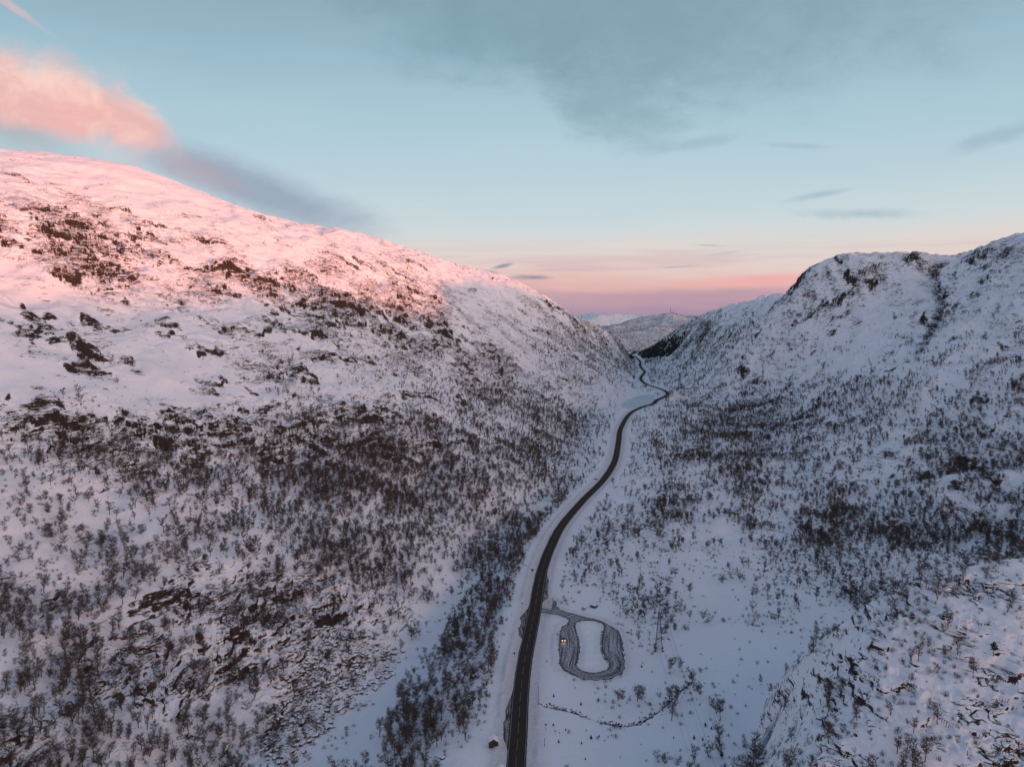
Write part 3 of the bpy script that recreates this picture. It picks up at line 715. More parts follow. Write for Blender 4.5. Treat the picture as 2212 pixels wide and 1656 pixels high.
# ------------------------------------------------------------------ bare birches, willow shrubs
def twig_tris(segs):
    """flat slender triangles from (base, tip, width)"""
    V = []; Fc = []
    for a, b, w in segs:
        a = np.array(a, float); b = np.array(b, float); d = b - a
        s = np.cross(d, rng.normal(size=3)); s /= np.linalg.norm(s) + 1e-9
        o = len(V); V += [a - s * w / 2, a + s * w / 2, b]; Fc.append((o, o + 1, o + 2))
    return np.array(V), np.array(Fc)
def birch_parts(form, nb, nt, tw, r=np.random.default_rng(1)):
    """unit-height bare birch: trunk as tapered tubes, crown as limbs and twigs"""
    T = MB(); stems = []
    k = {"upright": 1, "forked": 2, "spreading": 3}[form]
    for j in range(k):
        ang = r.uniform(0, 6.28); lean = (0.05, .13, .26)[k - 1] * (1 if k > 1 else r.uniform(.3, 1.5))
        pts = [np.zeros(3)]; h = r.uniform(.86, .98) * (1, .95, .85)[k - 1]
        for i in range(1, 6):
            t = i / 5; pts.append(np.array([math.cos(ang) * lean * t ** 1.2 + r.normal() * .014, math.sin(ang) * lean * t ** 1.2 + r.normal() * .014, h * t]))
        for i in range(4):
            T.tube(pts[i], pts[i + 1], (.024 - .0048 * i) / k ** .4, (.024 - .0048 * (i + 1)) / k ** .4, 4, False)
        stems.append(pts)
    segs = []
    for b in range(nb):
        st = stems[b % k]; t = r.uniform(.30, .98); i = min(int(t * 5), 4); p = st[i] + (st[i + 1] - st[i]) * (t * 5 - i)
        a = r.uniform(0, 6.28); env = math.sin(math.pi * min(1, (t - .10) / .98)) ** .7
        L = (.18 if k < 3 else .25) * env * r.uniform(.55, 1.1) + .05
        up = r.uniform(.35, 1.0) * L
        q = p + np.array([math.cos(a) * L, math.sin(a) * L, up]); m_ = (p + q) / 2 + np.array([0, 0, -.015]) + r.normal(size=3) * .012
        segs += [(p, m_, tw * 1.7), (m_, q, tw * 1.3)]
        for _ in range(nt):
            u = r.uniform(.25, 1); c = p + (q - p) * u; dv = np.array([math.cos(a), math.sin(a), .9]) * .5 + r.normal(size=3) * .75; dv /= np.linalg.norm(dv)
            segs.append((c, c + dv * r.uniform(.07, .15), tw))
    return T, segs
def shrub_parts(n, tw, r):
    segs = []
    for _ in range(n):
        a = r.uniform(0, 6.28); d = r.uniform(0, .45); b = np.array([math.cos(a) * d, math.sin(a) * d, -.03]); h = r.uniform(.45, 1.0) * (1 - .5 * d)
        t = b + np.array([math.cos(a) * .25 * r.uniform(-.3, 1), math.sin(a) * .25 * r.uniform(-.3, 1), h])
        segs.append((b, t, tw * 1.4)); c = b + (t - b) * r.uniform(.3, .7); segs.append((c, c + np.array([r.normal() * .16, r.normal() * .16, .3]), tw))
    return segs
FORMS = ["upright", "upright", "forked", "forked", "spreading", "spreading", "upright", "spreading"]
near_v = []; mid_v = []; far_v = []; dist_v = []
for i, fm in enumerate(FORMS):
    r = np.random.default_rng(100 + i); T, sg = birch_parts(fm, 42, 6, .017, r)
    r = np.random.default_rng(100 + i); T2, sg2 = birch_parts(fm, 22, 5, .036, r)
    r = np.random.default_rng(100 + i); T3, sg3 = birch_parts(fm, 11, 3, .075, r)
    r = np.random.default_rng(100 + i); T4, sg4 = birch_parts(fm, 5, 2, .13, r)
    def stemseg(T): return [(T.v[4 * 2 * j], tuple(np.array(T.v[4 * 2 * j + 4])), .03) for j in range(len(T.v) // 8)]
    near_v.append((T, sg)); mid_v.append(twig_tris(sg2 + [((0, 0, -.05), T.v[-1], .055)] ))
    far_v.append(twig_tris(sg3 + [((0, 0, -.05), T.v[-1], .075)])); dist_v.append(twig_tris(sg4 + [((0, 0, -.05), (0, 0, .95), .12)]))
sh_near = []; sh_mid = []; sh_far = []
for i in range(5):
    r = np.random.default_rng(200 + i); sh_near.append(twig_tris(shrub_parts(24, .030, r)))
    sh_mid.append(twig_tris(shrub_parts(12, .06, r))); sh_far.append(twig_tris(shrub_parts(5, .14, r)))

ELV = (Z - CAMZ) / YG; RUN = np.maximum.accumulate(ELV, axis=0)
def visible(x, y, z, h, slack=0.0):
    j = np.clip(((x / y + .8) / DU).astype(int), 0, NU - 1); i = np.clip((np.log(y / Y0) / DL).astype(int) - 2, 0, NY - 1)
    return (z + h + slack - CAMZ) / y > RUN[i, j]
def candidates(n, ymin, ymax, pw=2.0):
    y = np.sqrt(rng.uniform(ymin ** 2, ymax ** 2, n)) if pw == 2 else ymin * (ymax / ymin) ** rng.uniform(0, 1, n)
    x = rng.uniform(-.70, .70, n) * y; return x, y
def sel(lam, ymin, ymax, kind):
    area = .70 * (ymax ** 2 - ymin ** 2); n = int(lam * area)
    x, y = candidates(n, ymin, ymax); z = H(x, y); px, py = project(x, y, z)
    c = cover(px, py) * sstep(660, 740, py)
    c = np.where(y > 3150, .75, c)
    patch = perlin(x / 34, y / 40, 90) * .9 + perlin(x / 12, y / 13, 91) * .8
    fl = x > gridx(BNK, y); rt = x > gridx(FTR, y) - 20; flr = fl & ~rt
    alp = sstep(950, 800, py) * (px < 1150)
    if kind == "tree": p = np.clip(c * 1.05 - .06 + np.where(px > 1350, .50, .18) * patch * (c > .05), 0, .78) ** 1.5 * np.where(flr & (py > 1180), .30, 1) * (1 - .6 * alp)
    else: p = np.clip(c * 1.1 + .02 + .5 * patch * (c > .05), 0, 1) ** 1.4 * np.where(flr, 1.1, .6) + .02 * (c > .05)
    ok = rng.uniform(size=n) < p
    ok &= road_dist(x, y) > 14; lx = inside(x, y, OUTW) | inside(x, y, INNW); ok &= ~lx
    ok &= ~((y > 1330) & inside(x, y, LKW))
    ok &= visible(x, y, z, 6, 10 if ymax < 900 else 4)
    # keep off the steepest rock
    x, y, z = x[ok], y[ok], z[ok]
    return x, y, z
def gridx(T, y): return np.interp(y, T[:, 0], T[:, 1])
def height(x, y, kind):
    n = len(x); z = H(x, y); alt = sstep(150, 320, z)
    if kind == "tree": return (rng.uniform(4.0, 8.6, n) * (1 - .45 * alt)) * (1 + .25 * perlin(x / 50, y / 50, 95))
    return rng.uniform(.9, 2.6, n)
tx, ty, tz = [], [], []
for lam, a, b_ in ((.13, 190, 700), (.058, 700, 1300), (.040, 1300, 2300), (.032, 2300, 3100), (.007, 3100, 4600)):
    x, y, z = sel(lam, a, b_, "tree"); tx.append(x); ty.append(y); tz.append(z)
tx, ty, tz = map(np.concatenate, (tx, ty, tz))
# trees that stand apart in the photograph
SOLO = [(1763,1298,10,0),(1955,1300,6,2),(1880,1150,5,1),(1925,935,5,4),(1612,960,5,4),(1690,1180,6,2),(1370,960,4,2),(1790,1170,6,0),(2010,1540,5.5,4),(1990,1620,5,4),(2040,1370,5,5),(2190,1300,5.5,5),(1640,1650,7,4),(1560,1640,8,4),(1530,1635,7.5,5),(1500,1650,8,2),(1460,1660,6,4),
        (108,1115,8,4),(250,1118,7,5),(60,1060,9,0),(265,1180,8,2),(310,1160,8,0),(340,1190,9,1),(480,1060,8,0),(15,1320,9,0),(95,1280,9,1),(150,1335,9,0),(170,1340,9,1),(420,1240,7,2)]
sx = [cast(a, b_, Z) for a, b_, c_, d_ in SOLO]
th = height(tx, ty, "tree"); tv = rng.integers(0, 8, len(tx))
tx = np.concatenate([tx, [p[0] for p in sx]]); ty = np.concatenate([ty, [p[1] for p in sx]]); tz = np.concatenate([tz, [p[2] for p in sx]])
th = np.concatenate([th, [c_ for _, _, c_, _ in SOLO]]); tv = np.concatenate([tv, [d_ for *_, d_ in SOLO]])
sx_, sy_, sz_ = [], [], []
for lam, a, b_ in ((.12, 190, 600), (.08, 600, 1200), (.022, 1200, 2000)):
    x, y, z = sel(lam, a, b_, "shrub"); sx_.append(x); sy_.append(y); sz_.append(z)
sx_, sy_, sz_ = map(np.concatenate, (sx_, sy_, sz_)); shh = height(sx_, sy_, "shrub"); shv = rng.integers(0, 5, len(sx_))
print("birches", len(tx), "shrubs", len(sx_))

def scatter(name, variants, which, x, y, z, h, rot, mat, label, cat):
    Vs, Fs, off = [], [], 0
    for v, (Vv, Ff) in enumerate(variants):
        m = which == v; n = int(m.sum())
        if not n: continue
        c, s = np.cos(rot[m])[:, None], np.sin(rot[m])[:, None]; hh = h[m][:, None]
        P = np.stack([(Vv[None, :, 0] * c - Vv[None, :, 1] * s) * hh + x[m][:, None], (Vv[None, :, 0] * s + Vv[None, :, 1] * c) * hh + y[m][:, None], Vv[None, :, 2] * hh + z[m][:, None]], -1)
        Vs.append(P.reshape(-1, 3)); Fs.append((Ff[None] + (np.arange(n) * len(Vv))[:, None, None]).reshape(-1, Ff.shape[1]) + off); off += n * len(Vv)
    return np.concatenate(Vs), np.concatenate(Fs)
def stuff(name, packs, mat, label):
    Vs, Fs, off = [], [], 0
    for V, Fc in packs:
        Vs.append(V); Fs.append(Fc + off); off += len(V)
    V = np.concatenate(Vs); Fc = np.concatenate(Fs)
    o = mesh_np(name, V, Fc, mat, False, None, "stuff"); o["label"] = label; return o

# the 300 that show largest become trees of their own
PXT, PYT = project(tx, ty, tz)
show = th / ty * ((PXT > -10) & (PXT < 2222) & (PYT - th / ty * FPX < 1656)) * visible(tx, ty, tz, th * .5)
order = np.argsort(-show); top = order[:300]; rest = order[300:]
rotA = rng.uniform(0, 6.28, len(tx))
TM = []
for i, (T, sg) in enumerate(near_v):
    a = T.mesh("trunk", M_BARK, True); V, Fc = twig_tris(sg); me = bpy.data.meshes.new("crown"); me.from_pydata([tuple(v) for v in V], [], [tuple(f) for f in Fc.tolist()]); me.materials.append(M_TWIG); me.update(); TM.append((a, me))
near_tri = [(twig_tris(sg)) for T, sg in near_v]

def place(px, py, y):
    """where in the picture-independent terms a plant stands"""
    if y < 345 and px > 1600 and py > 1240: return ("the rocky knoll at the near right", "knoll")
    if px > 1400 and py > 1560: return ("the snowy flat at the bottom edge", "flat")
    if px > 1690 and py > 1150: return ("the hillside behind the near knoll", "behind")
    if px > 1180 and py > 1040: return ("the open snowfield right of the road", "field")
    if px > 1350: return ("the right-hand slope above the power line", "rslope")
    if px > 820 + (1656 - py) * .55 and py > 1120: return ("the bank left of the road", "bank")
    if py > 1560: return ("the left slope at the bottom edge", "lfoot")
    if py > 1440: return ("the left slope under the dark crag", "lunder")
    if py > 1330: return ("the left slope beside the dark crag", "lbeside")
    if py > 1210: return ("the left slope above the dark crag", "labove")
    if py > 1080: return ("the shelf halfway up the left slope", "lshelf")
    return ("the upper edge of the left forest", "lupper")
def side(px): return ("by the left edge" if px < 180 else "left of the crag" if px < 420 else "in line with the crag" if px < 620 else "towards the valley")
for q, k in enumerate(top):
    k = int(k); v = int(tv[k]); ph, key = place(PXT[k], PYT[k], ty[k]); fm = FORMS[v]
    sz = "tall" if th[k] > 7.2 else "middling" if th[k] > 5.2 else "short"
    fw = {"upright": "single-stemmed", "forked": "fork-trunked", "spreading": "wide-spreading"}[fm]
    extra = (", " + side(PXT[k])) if key.startswith("l") else ""
    lab = f"{sz} {fw} bare birch on {ph}{extra}"
    if len(lab.split()) > 16: lab = f"{sz} {fw} birch on {ph}{extra}"
    t = thing("birch_tree", lab, "tree", (tx[k], ty[k], tz[k] - .15), rotA[k], f"{sz} {fw} birches on {ph}{extra}", th[k])
    for nm, me in (("trunk", TM[v][0]), ("crown", TM[v][1])):
        c = bpy.data.objects.new(nm, me); COL.objects.link(c); c.parent = t
packs = []
r_ = rest
for lo, hi, vs in ((0, 420, near_tri), (420, 800, mid_v), (800, 1500, far_v), (1500, 9000, dist_v)):
    m = r_[(ty[r_] >= lo) & (ty[r_] < hi)]
    if len(m): packs.append(scatter("", vs, tv[m], tx[m], ty[m], tz[m] - .1, th[m] * (1 if hi < 9000 else 1.1), rotA[m], None, None, None))
stuff("birch_forest", packs, M_TWIG, "bare dark birches covering both valley sides")

PXS, PYS = project(sx_, sy_, sz_)
show = shh / sy_ * ((PXS > 0) & (PXS < 2212) & (PYS < 1656)) * visible(sx_, sy_, sz_, shh * .5)
order = np.argsort(-show); top = order[:300]; rest = order[300:]; rotS = rng.uniform(0, 6.28, len(sx_))
SM = []
for V, Fc in sh_near:
    me = bpy.data.meshes.new("willow_shrub"); me.from_pydata([tuple(v) for v in V], [], [tuple(f) for f in Fc.tolist()]); me.materials.append(M_SHRUB); me.update(); SM.append(me)
for k in top:
    k = int(k); ph, key = place(PXS[k], PYS[k], sy_[k]); extra = (", " + side(PXS[k])) if key.startswith("l") else ""
    sz = "knee-high" if shh[k] < 1.4 else "waist-high" if shh[k] < 2.0 else "head-high"
    o = bpy.data.objects.new("willow_shrub", SM[int(shv[k])]); COL.objects.link(o); o.location = (sx_[k], sy_[k], sz_[k] - .05); o.rotation_euler = (0, 0, rotS[k]); o.scale = (shh[k],) * 3
    tag(o, f"{sz} leafless shrub on {ph}{extra}", "shrub", f"{sz} leafless shrubs on {ph}{extra}")
packs = []
for lo, hi, vs in ((0, 500, sh_near), (500, 900, sh_mid), (900, 9000, sh_far)):
    m = rest[(sy_[rest] >= lo) & (sy_[rest] < hi)]
    if len(m): packs.append(scatter("", vs, shv[m], sx_[m], sy_[m], sz_[m] - .05, shh[m], rotS[m], None, None, None))
stuff("undergrowth", packs, M_SHRUB, "leafless scrub poking through the snow")
# ------------------------------------------------------------------ boulders
def boulder_mesh(seed, sub=2):
    import bmesh
    r = np.random.default_rng(seed); bm = bmesh.new(); bmesh.ops.create_icosphere(bm, subdivisions=sub, radius=1)
    cuts = [(r.normal(size=3), r.uniform(.45, .8)) for _ in range(9)]; cuts = [(c / np.linalg.norm(c), d) for c, d in cuts]
    for v in bm.verts:
        p = np.array(v.co)
        for c, d in cuts:
            e = p @ c - d
            if e > 0: p = p - c * e * .92
        v.co = (p[0] * 1.05, p[1] * .9, p[2] * .72 + .15)
    me = bpy.data.meshes.new("boulder"); bm.to_mesh(me); bm.free(); me.materials.append(M_BOULDER); return me
BM = [boulder_mesh(i) for i in range(6)]
def arr(me):
    V = np.empty(len(me.vertices) * 3); me.vertices.foreach_get("co", V)
    F = np.empty(len(me.loops), np.int32); me.loops.foreach_get("vertex_index", F); return V.reshape(-1, 3), F.reshape(-1, 3)
BA = [arr(boulder_mesh(i, 1)) for i in range(6)]
TALUS = [(600,1440),(640,1360),(700,1350),(780,1370),(860,1395),(870,1430),(840,1470),(780,1510),(740,1550),(690,1600),(640,1656),(560,1656),(575,1580),(590,1500)]
TAL2 = [(1000,1230),(1040,1190),(1060,1150),(1110,1120),(1160,1105),(1130,1140),(1070,1190),(1040,1260),(1000,1330),(960,1360),(930,1350)]
bx, by, bs, bk = [], [], [], []
def addb(n, poly, lo, hi, ymin, ymax, key, dens=None):
    y = np.sqrt(rng.uniform(ymin ** 2, ymax ** 2, n)); x = rng.uniform(-.68, .68, n) * y; z = H(x, y); px, py = project(x, y, z)
    ok = inside(px + 14 * perlin(x / 12, y / 12, 77), py + 14 * perlin(x / 12, y / 12, 78), poly) if poly else rng.uniform(size=n) < dens(px, py, x, y)
    ok &= visible(x, y, z, 1.5, 3) & (road_dist(x, y) > 13) & ~inside(x, y, OUTW)
    bx.append(x[ok]); by.append(y[ok]); bs.append(lo + (hi - lo) * rng.uniform(size=ok.sum()) ** 3.2); bk.append(np.full(ok.sum(), key))
addb(80000, TALUS, .3, 1.9, 230, 560, 0); addb(12000, TAL2, .35, 1.9, 400, 900, 1)
addb(60000, None, .3, 1.8, 200, 1300, 2, lambda px, py, x, y: (sample(ROCK_G, 340, px, py) ** 1.6) * .10 * (.4 + 1.5 * np.clip(perlin(x / 20, y / 20, 79) + .1, 0, 1)) * (py > 640) + .0015 * ((x > gridx(BNK, y)) & (y > 560) & (x < 330)))
bx, by, bs, bk = map(np.concatenate, (bx, by, bs, bk)); bz = H(bx, by)
print("boulders", len(bx))
# boulders that stand out
BIG = [(1022,1462,2.9,"big rounded boulder under a thick snow cap among the bank birches"),(1281,1309,3.4,"dark boulder in the snow above the parking loop, larger of two"),(1262,1314,1.7,"small dark rock left of the big boulder above the parking loop"),
 (1356,1366,1.3,"lone small rock in the snow right of the parking loop"),(1306,1100,3.4,"snow-capped boulder beside the willow clumps right of the road bend"),(1288,1035,3.0,"pale boulder beside the road verge left of the bend"),(1293,1102,2.4,"twin snow-capped boulder just left of its larger neighbour"),
 (1786,1020,2.4,"square snow-capped boulder alone on the right snow slope"),(1738,946,2.2,"flat-topped rock at the lower edge of the right birch wood"),(1768,1552,1.6,"rock half buried near the foot of the knoll"),(985,1418,1.6,"broken dark rock at the upper rim of the bank"),
 (730,1535,2.8,"largest pale block at the bottom of the boulder field"),(700,1505,2.5,"pale block near the middle of the boulder field"),(655,1560,2.4,"tilted block at the left edge of the boulder field"),(770,1440,2.3,"snow-capped block at the upper right of the boulder field"),
 (1500,1310,1.5,"rock between the pylon and the scattered shrubs"),(1820,1430,1.3,"rock beside the dark willow mat"),(1445,1380,1.2,"rock beside the foot of the nearest pylon")]
for px, py, s_, lab in BIG:
    x, y, z = cast(px, py, Z); o = bpy.data.objects.new("boulder", BM[int(s_ * 10) % 6]); COL.objects.link(o); o.location = (x, y, z - .1 * s_ ); o.scale = (s_ , s_ * .9, s_ ); o.rotation_euler = (0, 0, s_ * 7)
    tag(o, lab, "boulder")
PXB, PYB = project(bx, by, bz)
show = bs / by * ((PXB > 0) & (PXB < 2212) & (PYB < 1656)) * visible(bx, by, bz, .5)
order = np.argsort(-show); top = order[:280]; rest = order[280:]; rotB = rng.uniform(0, 6.28, len(bx)); bv = rng.integers(0, 6, len(bx))
WH = ["in the boulder field under the crag", "in the stony stream bed left of the bank", "on rough ground"]
for k in top:
    k = int(k); sz = "large" if bs[k] > 1.5 else "medium" if bs[k] > 1.05 else "small"
    if bk[k] == 2: ph = "on " + place(PXB[k], PYB[k], by[k])[0]
    else: ph = WH[bk[k]]
    if bk[k] == 0: ph += ", " + ("upper" if PYB[k] < 1430 else "middle" if PYB[k] < 1530 else "lower") + " part"
    sh = ["squat", "angular", "wedge-shaped", "rounded", "blocky", "tilted"][int(bv[k])]
    o = bpy.data.objects.new("boulder", BM[int(bv[k])]); COL.objects.link(o); o.location = (bx[k], by[k], bz[k] - .05); o.scale = (bs[k],) * 3; o.rotation_euler = (0, 0, rotB[k])
    tag(o, f"{sz} {sh} snow-capped rock {ph}", "boulder", f"{sz} {sh} rocks {ph}")
V, Fc = scatter("", BA, bv[rest], bx[rest], by[rest], bz[rest] - .05, bs[rest], rotB[rest], None, None, None)
ru = mesh_np("rubble", V, Fc, M_BOULDER, False, None, "stuff"); ru["label"] = "snow-dusted rubble and scree on the slopes"
# stones lining the brook: one pebbly mass
bp = np.array(BROOKW); L = np.concatenate([[0], np.cumsum(np.linalg.norm(np.diff(bp, axis=0), axis=1))]); n = 520; s = rng.uniform(0, L[-1], n); s = s[perlin(s / 9, s * 0, 5) > -.28]; n = len(s)
x = np.interp(s, L, bp[:, 0]) + rng.normal(size=n) * .9; y = np.interp(s, L, bp[:, 1]) + rng.normal(size=n) * .9
V, Fc = scatter("", BA, rng.integers(0, 6, n), x, y, H(x, y) + .05, rng.uniform(.18, .55, n), rng.uniform(0, 6, n), None, None, None)
bs_ = mesh_np("brook_stones", V, Fc, simple("wet_stone", (.045, .038, .036), .7, .5, 2), False, None, "stuff"); bs_["label"] = "dark stones along the little brook"

# ------------------------------------------------------------------ small spruces and pines
def conifer(h, layers, mat, pine=False, seed=0):
    r = np.random.default_rng(seed); T = MB().tube((0, 0, -.1), (0, 0, h * .97), h * .03, h * .006, 5)
    C = MB()
    for i in range(layers):
        t = (i + .3) / layers; z = h * ((.40 if pine else .06) + (.58 if pine else .9) * t); R = h * ((.30 * (1 - (2 * t - .8) ** 2 * .6)) if pine else .30 * (1 - t) + .02)
        n = 7 if pine else 11
        for k in range(n):
            a = 6.283 * (k + r.uniform(-.4, .4)) / n; l = R * (r.uniform(.35, 1.2) if pine else r.uniform(.7, 1.15)); dz = (-.18 if not pine else .05) * l + r.normal() * .02 * h; w = l * (.2 if pine else .34)
            e = Vector((math.cos(a), math.sin(a), 0)); p = Vector((-math.sin(a), math.cos(a), 0)); b0 = Vector((0, 0, z)); m_ = b0 + e * l * .6 + Vector((0, 0, dz * .3)); tp = b0 + e * l + Vector((0, 0, dz))
            C.add([b0, m_ + p * w, tp, m_ - p * w, m_ + Vector((0, 0, h * .05))], [(0, 1, 4), (1, 2, 4), (2, 3, 4), (3, 0, 4), (0, 3, 1), (1, 3, 2)])
    return T, C
SPR = [(461,1300,1.5),(508,1445,1.6),(787,1412,2.0),(705,1455,1.3),(856,1395,1.3),(745,1345,.9),(901,1432,.9),(568,1340,1.2),(475,1350,1.0),(516,1365,.8),(1256,410,1.6),(1338,330,2.2),(1775,1295,1.7),(1677,1410,1.9),(1753,1423,1.5),(1827,1330,1.5),(985,325,1.4),(1040,290,1.3),(405,747,1.2),(1225,795,1.7),(738,1593,1.1),(464,1050,1.6),(700,1120,1.7),(1500,1410,1.0),(1700,985,1.2),(1040,1575,.8),(1220,1465,.8),(1800,1395,.9),(1915,1560,2.6)]
spm = [tuple(m.mesh(nm, mt) for m, nm, mt in zip(conifer(1.0, 7, M_NEEDLE, False, i), ("trunk", "crown"), (M_BARK, M_NEEDLE))) for i in range(3)]
def whr(px, py):
    if px < 1210: return "by the road edge beside the snow bank"
    if py > 1560: return "in the smooth snow below the brook, " + ("near the road" if px < 1240 else "middle of the scatter" if px < 1340 else "farther right")
    if py < 1365: return "above the parking loop near the stony rise" if px < 1350 else "in the willow belt beside the pylon"
    if py < 1480: return "on the snow right of the parking loop"
    return "among the willow rods between loop and brook"
for i, (a, b, h) in enumerate(SPR):
    px, py = 1080 + a / 4.0, 1242 + b / 4.0; x, y, z = cast(px, py, Z)
    sz = "tiny" if h < 1.05 else "small" if h < 1.45 else "knee-broad young" if h < 1.8 else "stout young"
    t = thing("spruce_tree", f"{sz} dark spruce {whr(px, py)}", "tree", (x, y, z), i * 1.3, f"{sz} spruces {whr(px, py)}", h)
    for nm, me in zip(("trunk", "crown"), spm[i % 3]): c = bpy.data.objects.new(nm, me); COL.objects.link(c); c.parent = t
for i, (px, py, h, lab) in enumerate([(2146,1418,5.2,"dark gnarled pine alone on the near knoll"), (1636,1033,4.0,"small pine below the dark crag on the right slope"),
        (1692,1168,3.0,"low pine in the open right-hand snow"), (1638,842 + 160,3.5,"dark pine beside the ravine rocks"), (1645,1560,1.8,"squat pine seedling at the knoll foot"), (1463,862 + 70,5,"pine beside the second-farthest pylon"), (1445,1040,4.5,"dark pine on the moor in front of the middle pylons")]):
    x, y, z = cast(px, py, Z); T, C = conifer(h, 9, M_PINE, True, 50 + i)
    t = thing("pine_tree", lab, "tree", (x, y, z)); T.build("trunk", M_BARK, t); C.build("crown", M_PINE, t)
# dense spruce plantation at the bend of the valley: far away, reads as one mass
n = 15000; y = rng.uniform(2350, 3150, n); x = rng.uniform(380, 820, n); z = H(x, y); px, py = project(x, y, z)
WD = [(1358,776),(1362,764),(1400,750),(1440,735),(1480,712),(1520,700),(1540,710),(1520,740),(1490,760),(1450,770),(1400,774)]
pz = perlin(x / 60, y / 90, 33)
ok = inside(px, py, WD) & visible(x, y, z, 10, 10) & (road_dist(x, y) > 16) & (rng.uniform(size=n) < .75 - .70 * sstep(752, 722, py)) & (pz > -.35 + .7 * sstep(1440, 1530, px)); x, y, z = x[ok], y[ok], z[ok]; n = len(x); print("plantation", n)
TV, TF = np.array([(math.cos(a) * .20, math.sin(a) * .20, .04) for a in np.arange(6) * math.pi / 3] + [(0, 0, 1)]), np.array([(i, (i + 1) % 6, 6) for i in range(6)])
V, Fc = scatter("", [(TV, TF)], np.zeros(n, int), x, y, z, rng.uniform(7, 13, n), rng.uniform(0, 6, n), None, None, None)
wd = mesh_np("spruce_forest", V, Fc, M_NEEDLE, False, None, "stuff"); wd["label"] = "dark spruce wood where the valley closes"

# ------------------------------------------------------------------ power line
def pylon(px, py, h, label):
    x, y, z = cast(px, py, Z); t = thing("power_pylon", label, "pylon", (x, y, z), math.radians(-6), "lattice pylons of the power line")
    k = max(1.0, y / 480) ; r = .07 * k; leg = MB(); wb, wt = h * .085, h * .016
    def at(t_, sx_, sy_): w_ = wb + (wt - wb) * min(t_ / .92, 1) ** .9; return (sx_ * w_, sy_ * w_, h * t_)
    for sx_, sy_ in ((1, 1), (1, -1), (-1, -1), (-1, 1)):
        m = MB(); prev = at(0, sx_, sy_)
        for tt in (.3, .6, .92): q = at(tt, sx_, sy_); m.tube(prev, q, r * 1.5, None, 4); prev = q
        m.build("leg", M_STEEL, t)
    lat = MB(); lv = [0, .10, .19, .28, .36, .44, .52, .59, .66, .72, .78, .83, .88, .92]; cs = [(1, 1), (1, -1), (-1, -1), (-1, 1)]
    for a_, b_ in zip(lv[:-1], lv[1:]):
        for i in range(4):
            c0, c1 = cs[i], cs[(i + 1) % 4]
            lat.tube(at(a_, *c0), at(b_, *c1), r * .75, None, 3, False); lat.tube(at(a_, *c1), at(b_, *c0), r * .75, None, 3, False)
    for i in range(4): lat.tube(at(.92, *cs[i]), (0, 0, h), r, None, 3, False)
    lat.build("lattice", M_STEEL, t)
    for zf, w_ in ((.62, .15), (.76, .19), (.90, .13)):
        m = MB(); 
        for s in (-1, 1):
            m.tube((0, .15, h * zf), (s * h * w_, 0, h * zf), r, None, 4); m.tube((0, -.15, h * zf), (s * h * w_, 0, h * zf), r, None, 4); m.tube((0, 0, h * (zf + .045)), (s * h * w_, 0, h * zf), r * .8, None, 4)
        am = m.build("cross_arm", M_STEEL, t)
        ins = MB()
        for s in (-1, 1): ins.tube((s * h * w_, 0, h * zf), (s * h * w_, 0, h * (zf - .05)), r * 1.3, None, 5)
        ins.build("insulator", M_DARKWOOD, am)
    f = MB()
    for c in cs: p = at(0, *c); f.box(p[0] - .5, p[0] + .5, p[1] - .5, p[1] + .5, -.8, .35)
    f.build("footing", M_DARKWOOD, t)
    ends = []
    ca, sa = math.cos(math.radians(-6)), math.sin(math.radians(-6))
    for zf, w_ in ((.62, .15), (.76, .19), (.90, .13)):
        for s in (-1, 1): ends.append((x + s * h * w_ * ca, y + s * h * w_ * sa, z + h * (zf - .05)))
    return ends
E = [pylon(1423, 1403, 21.5, "nearest and largest lattice pylon, right of the parking loop"), pylon(1450, 1091, 26, "second lattice pylon, on the moor beyond the willow clumps"),
     pylon(1458, 978, 28, "third lattice pylon, beside the dark birch thicket"), pylon(1468, 832, 27, "fourth lattice pylon, beyond the frozen lake"), pylon(1495, 775, 27, "farthest lattice pylon, below the spruce wood")]
NEARE = [(p[0] - 60, -420.0, 70 + p[2]) for p in E[0]]
for i, (A, Bn) in enumerate(zip([NEARE] + E[:3], E[:4])):
    for j, (a, b) in enumerate(zip(A, Bn)):
        m = MB(); sag = 7 if i else 16; prev = None
        for t_ in np.linspace(0, 1, 15):
            p = tuple(np.array(a) * (1 - t_) + np.array(b) * t_ - np.array([0, 0, sag * 4 * t_ * (1 - t_)]))
            if prev: m.tube(prev, p, 0.015 + .00003 * p[1], None, 3, False)
            prev = p
        o = m.build("power_line", M_WIRE); tag(o, ["thin wire from the nearest pylon towards the viewer", "thin wire between the first and second pylon", "thin wire between the second and third pylon", "thin wire between the third and fourth pylon"][i], "cable", ["wires ahead of the nearest pylon", "wires of the first span", "wires of the second span", "wires of the third span"][i])

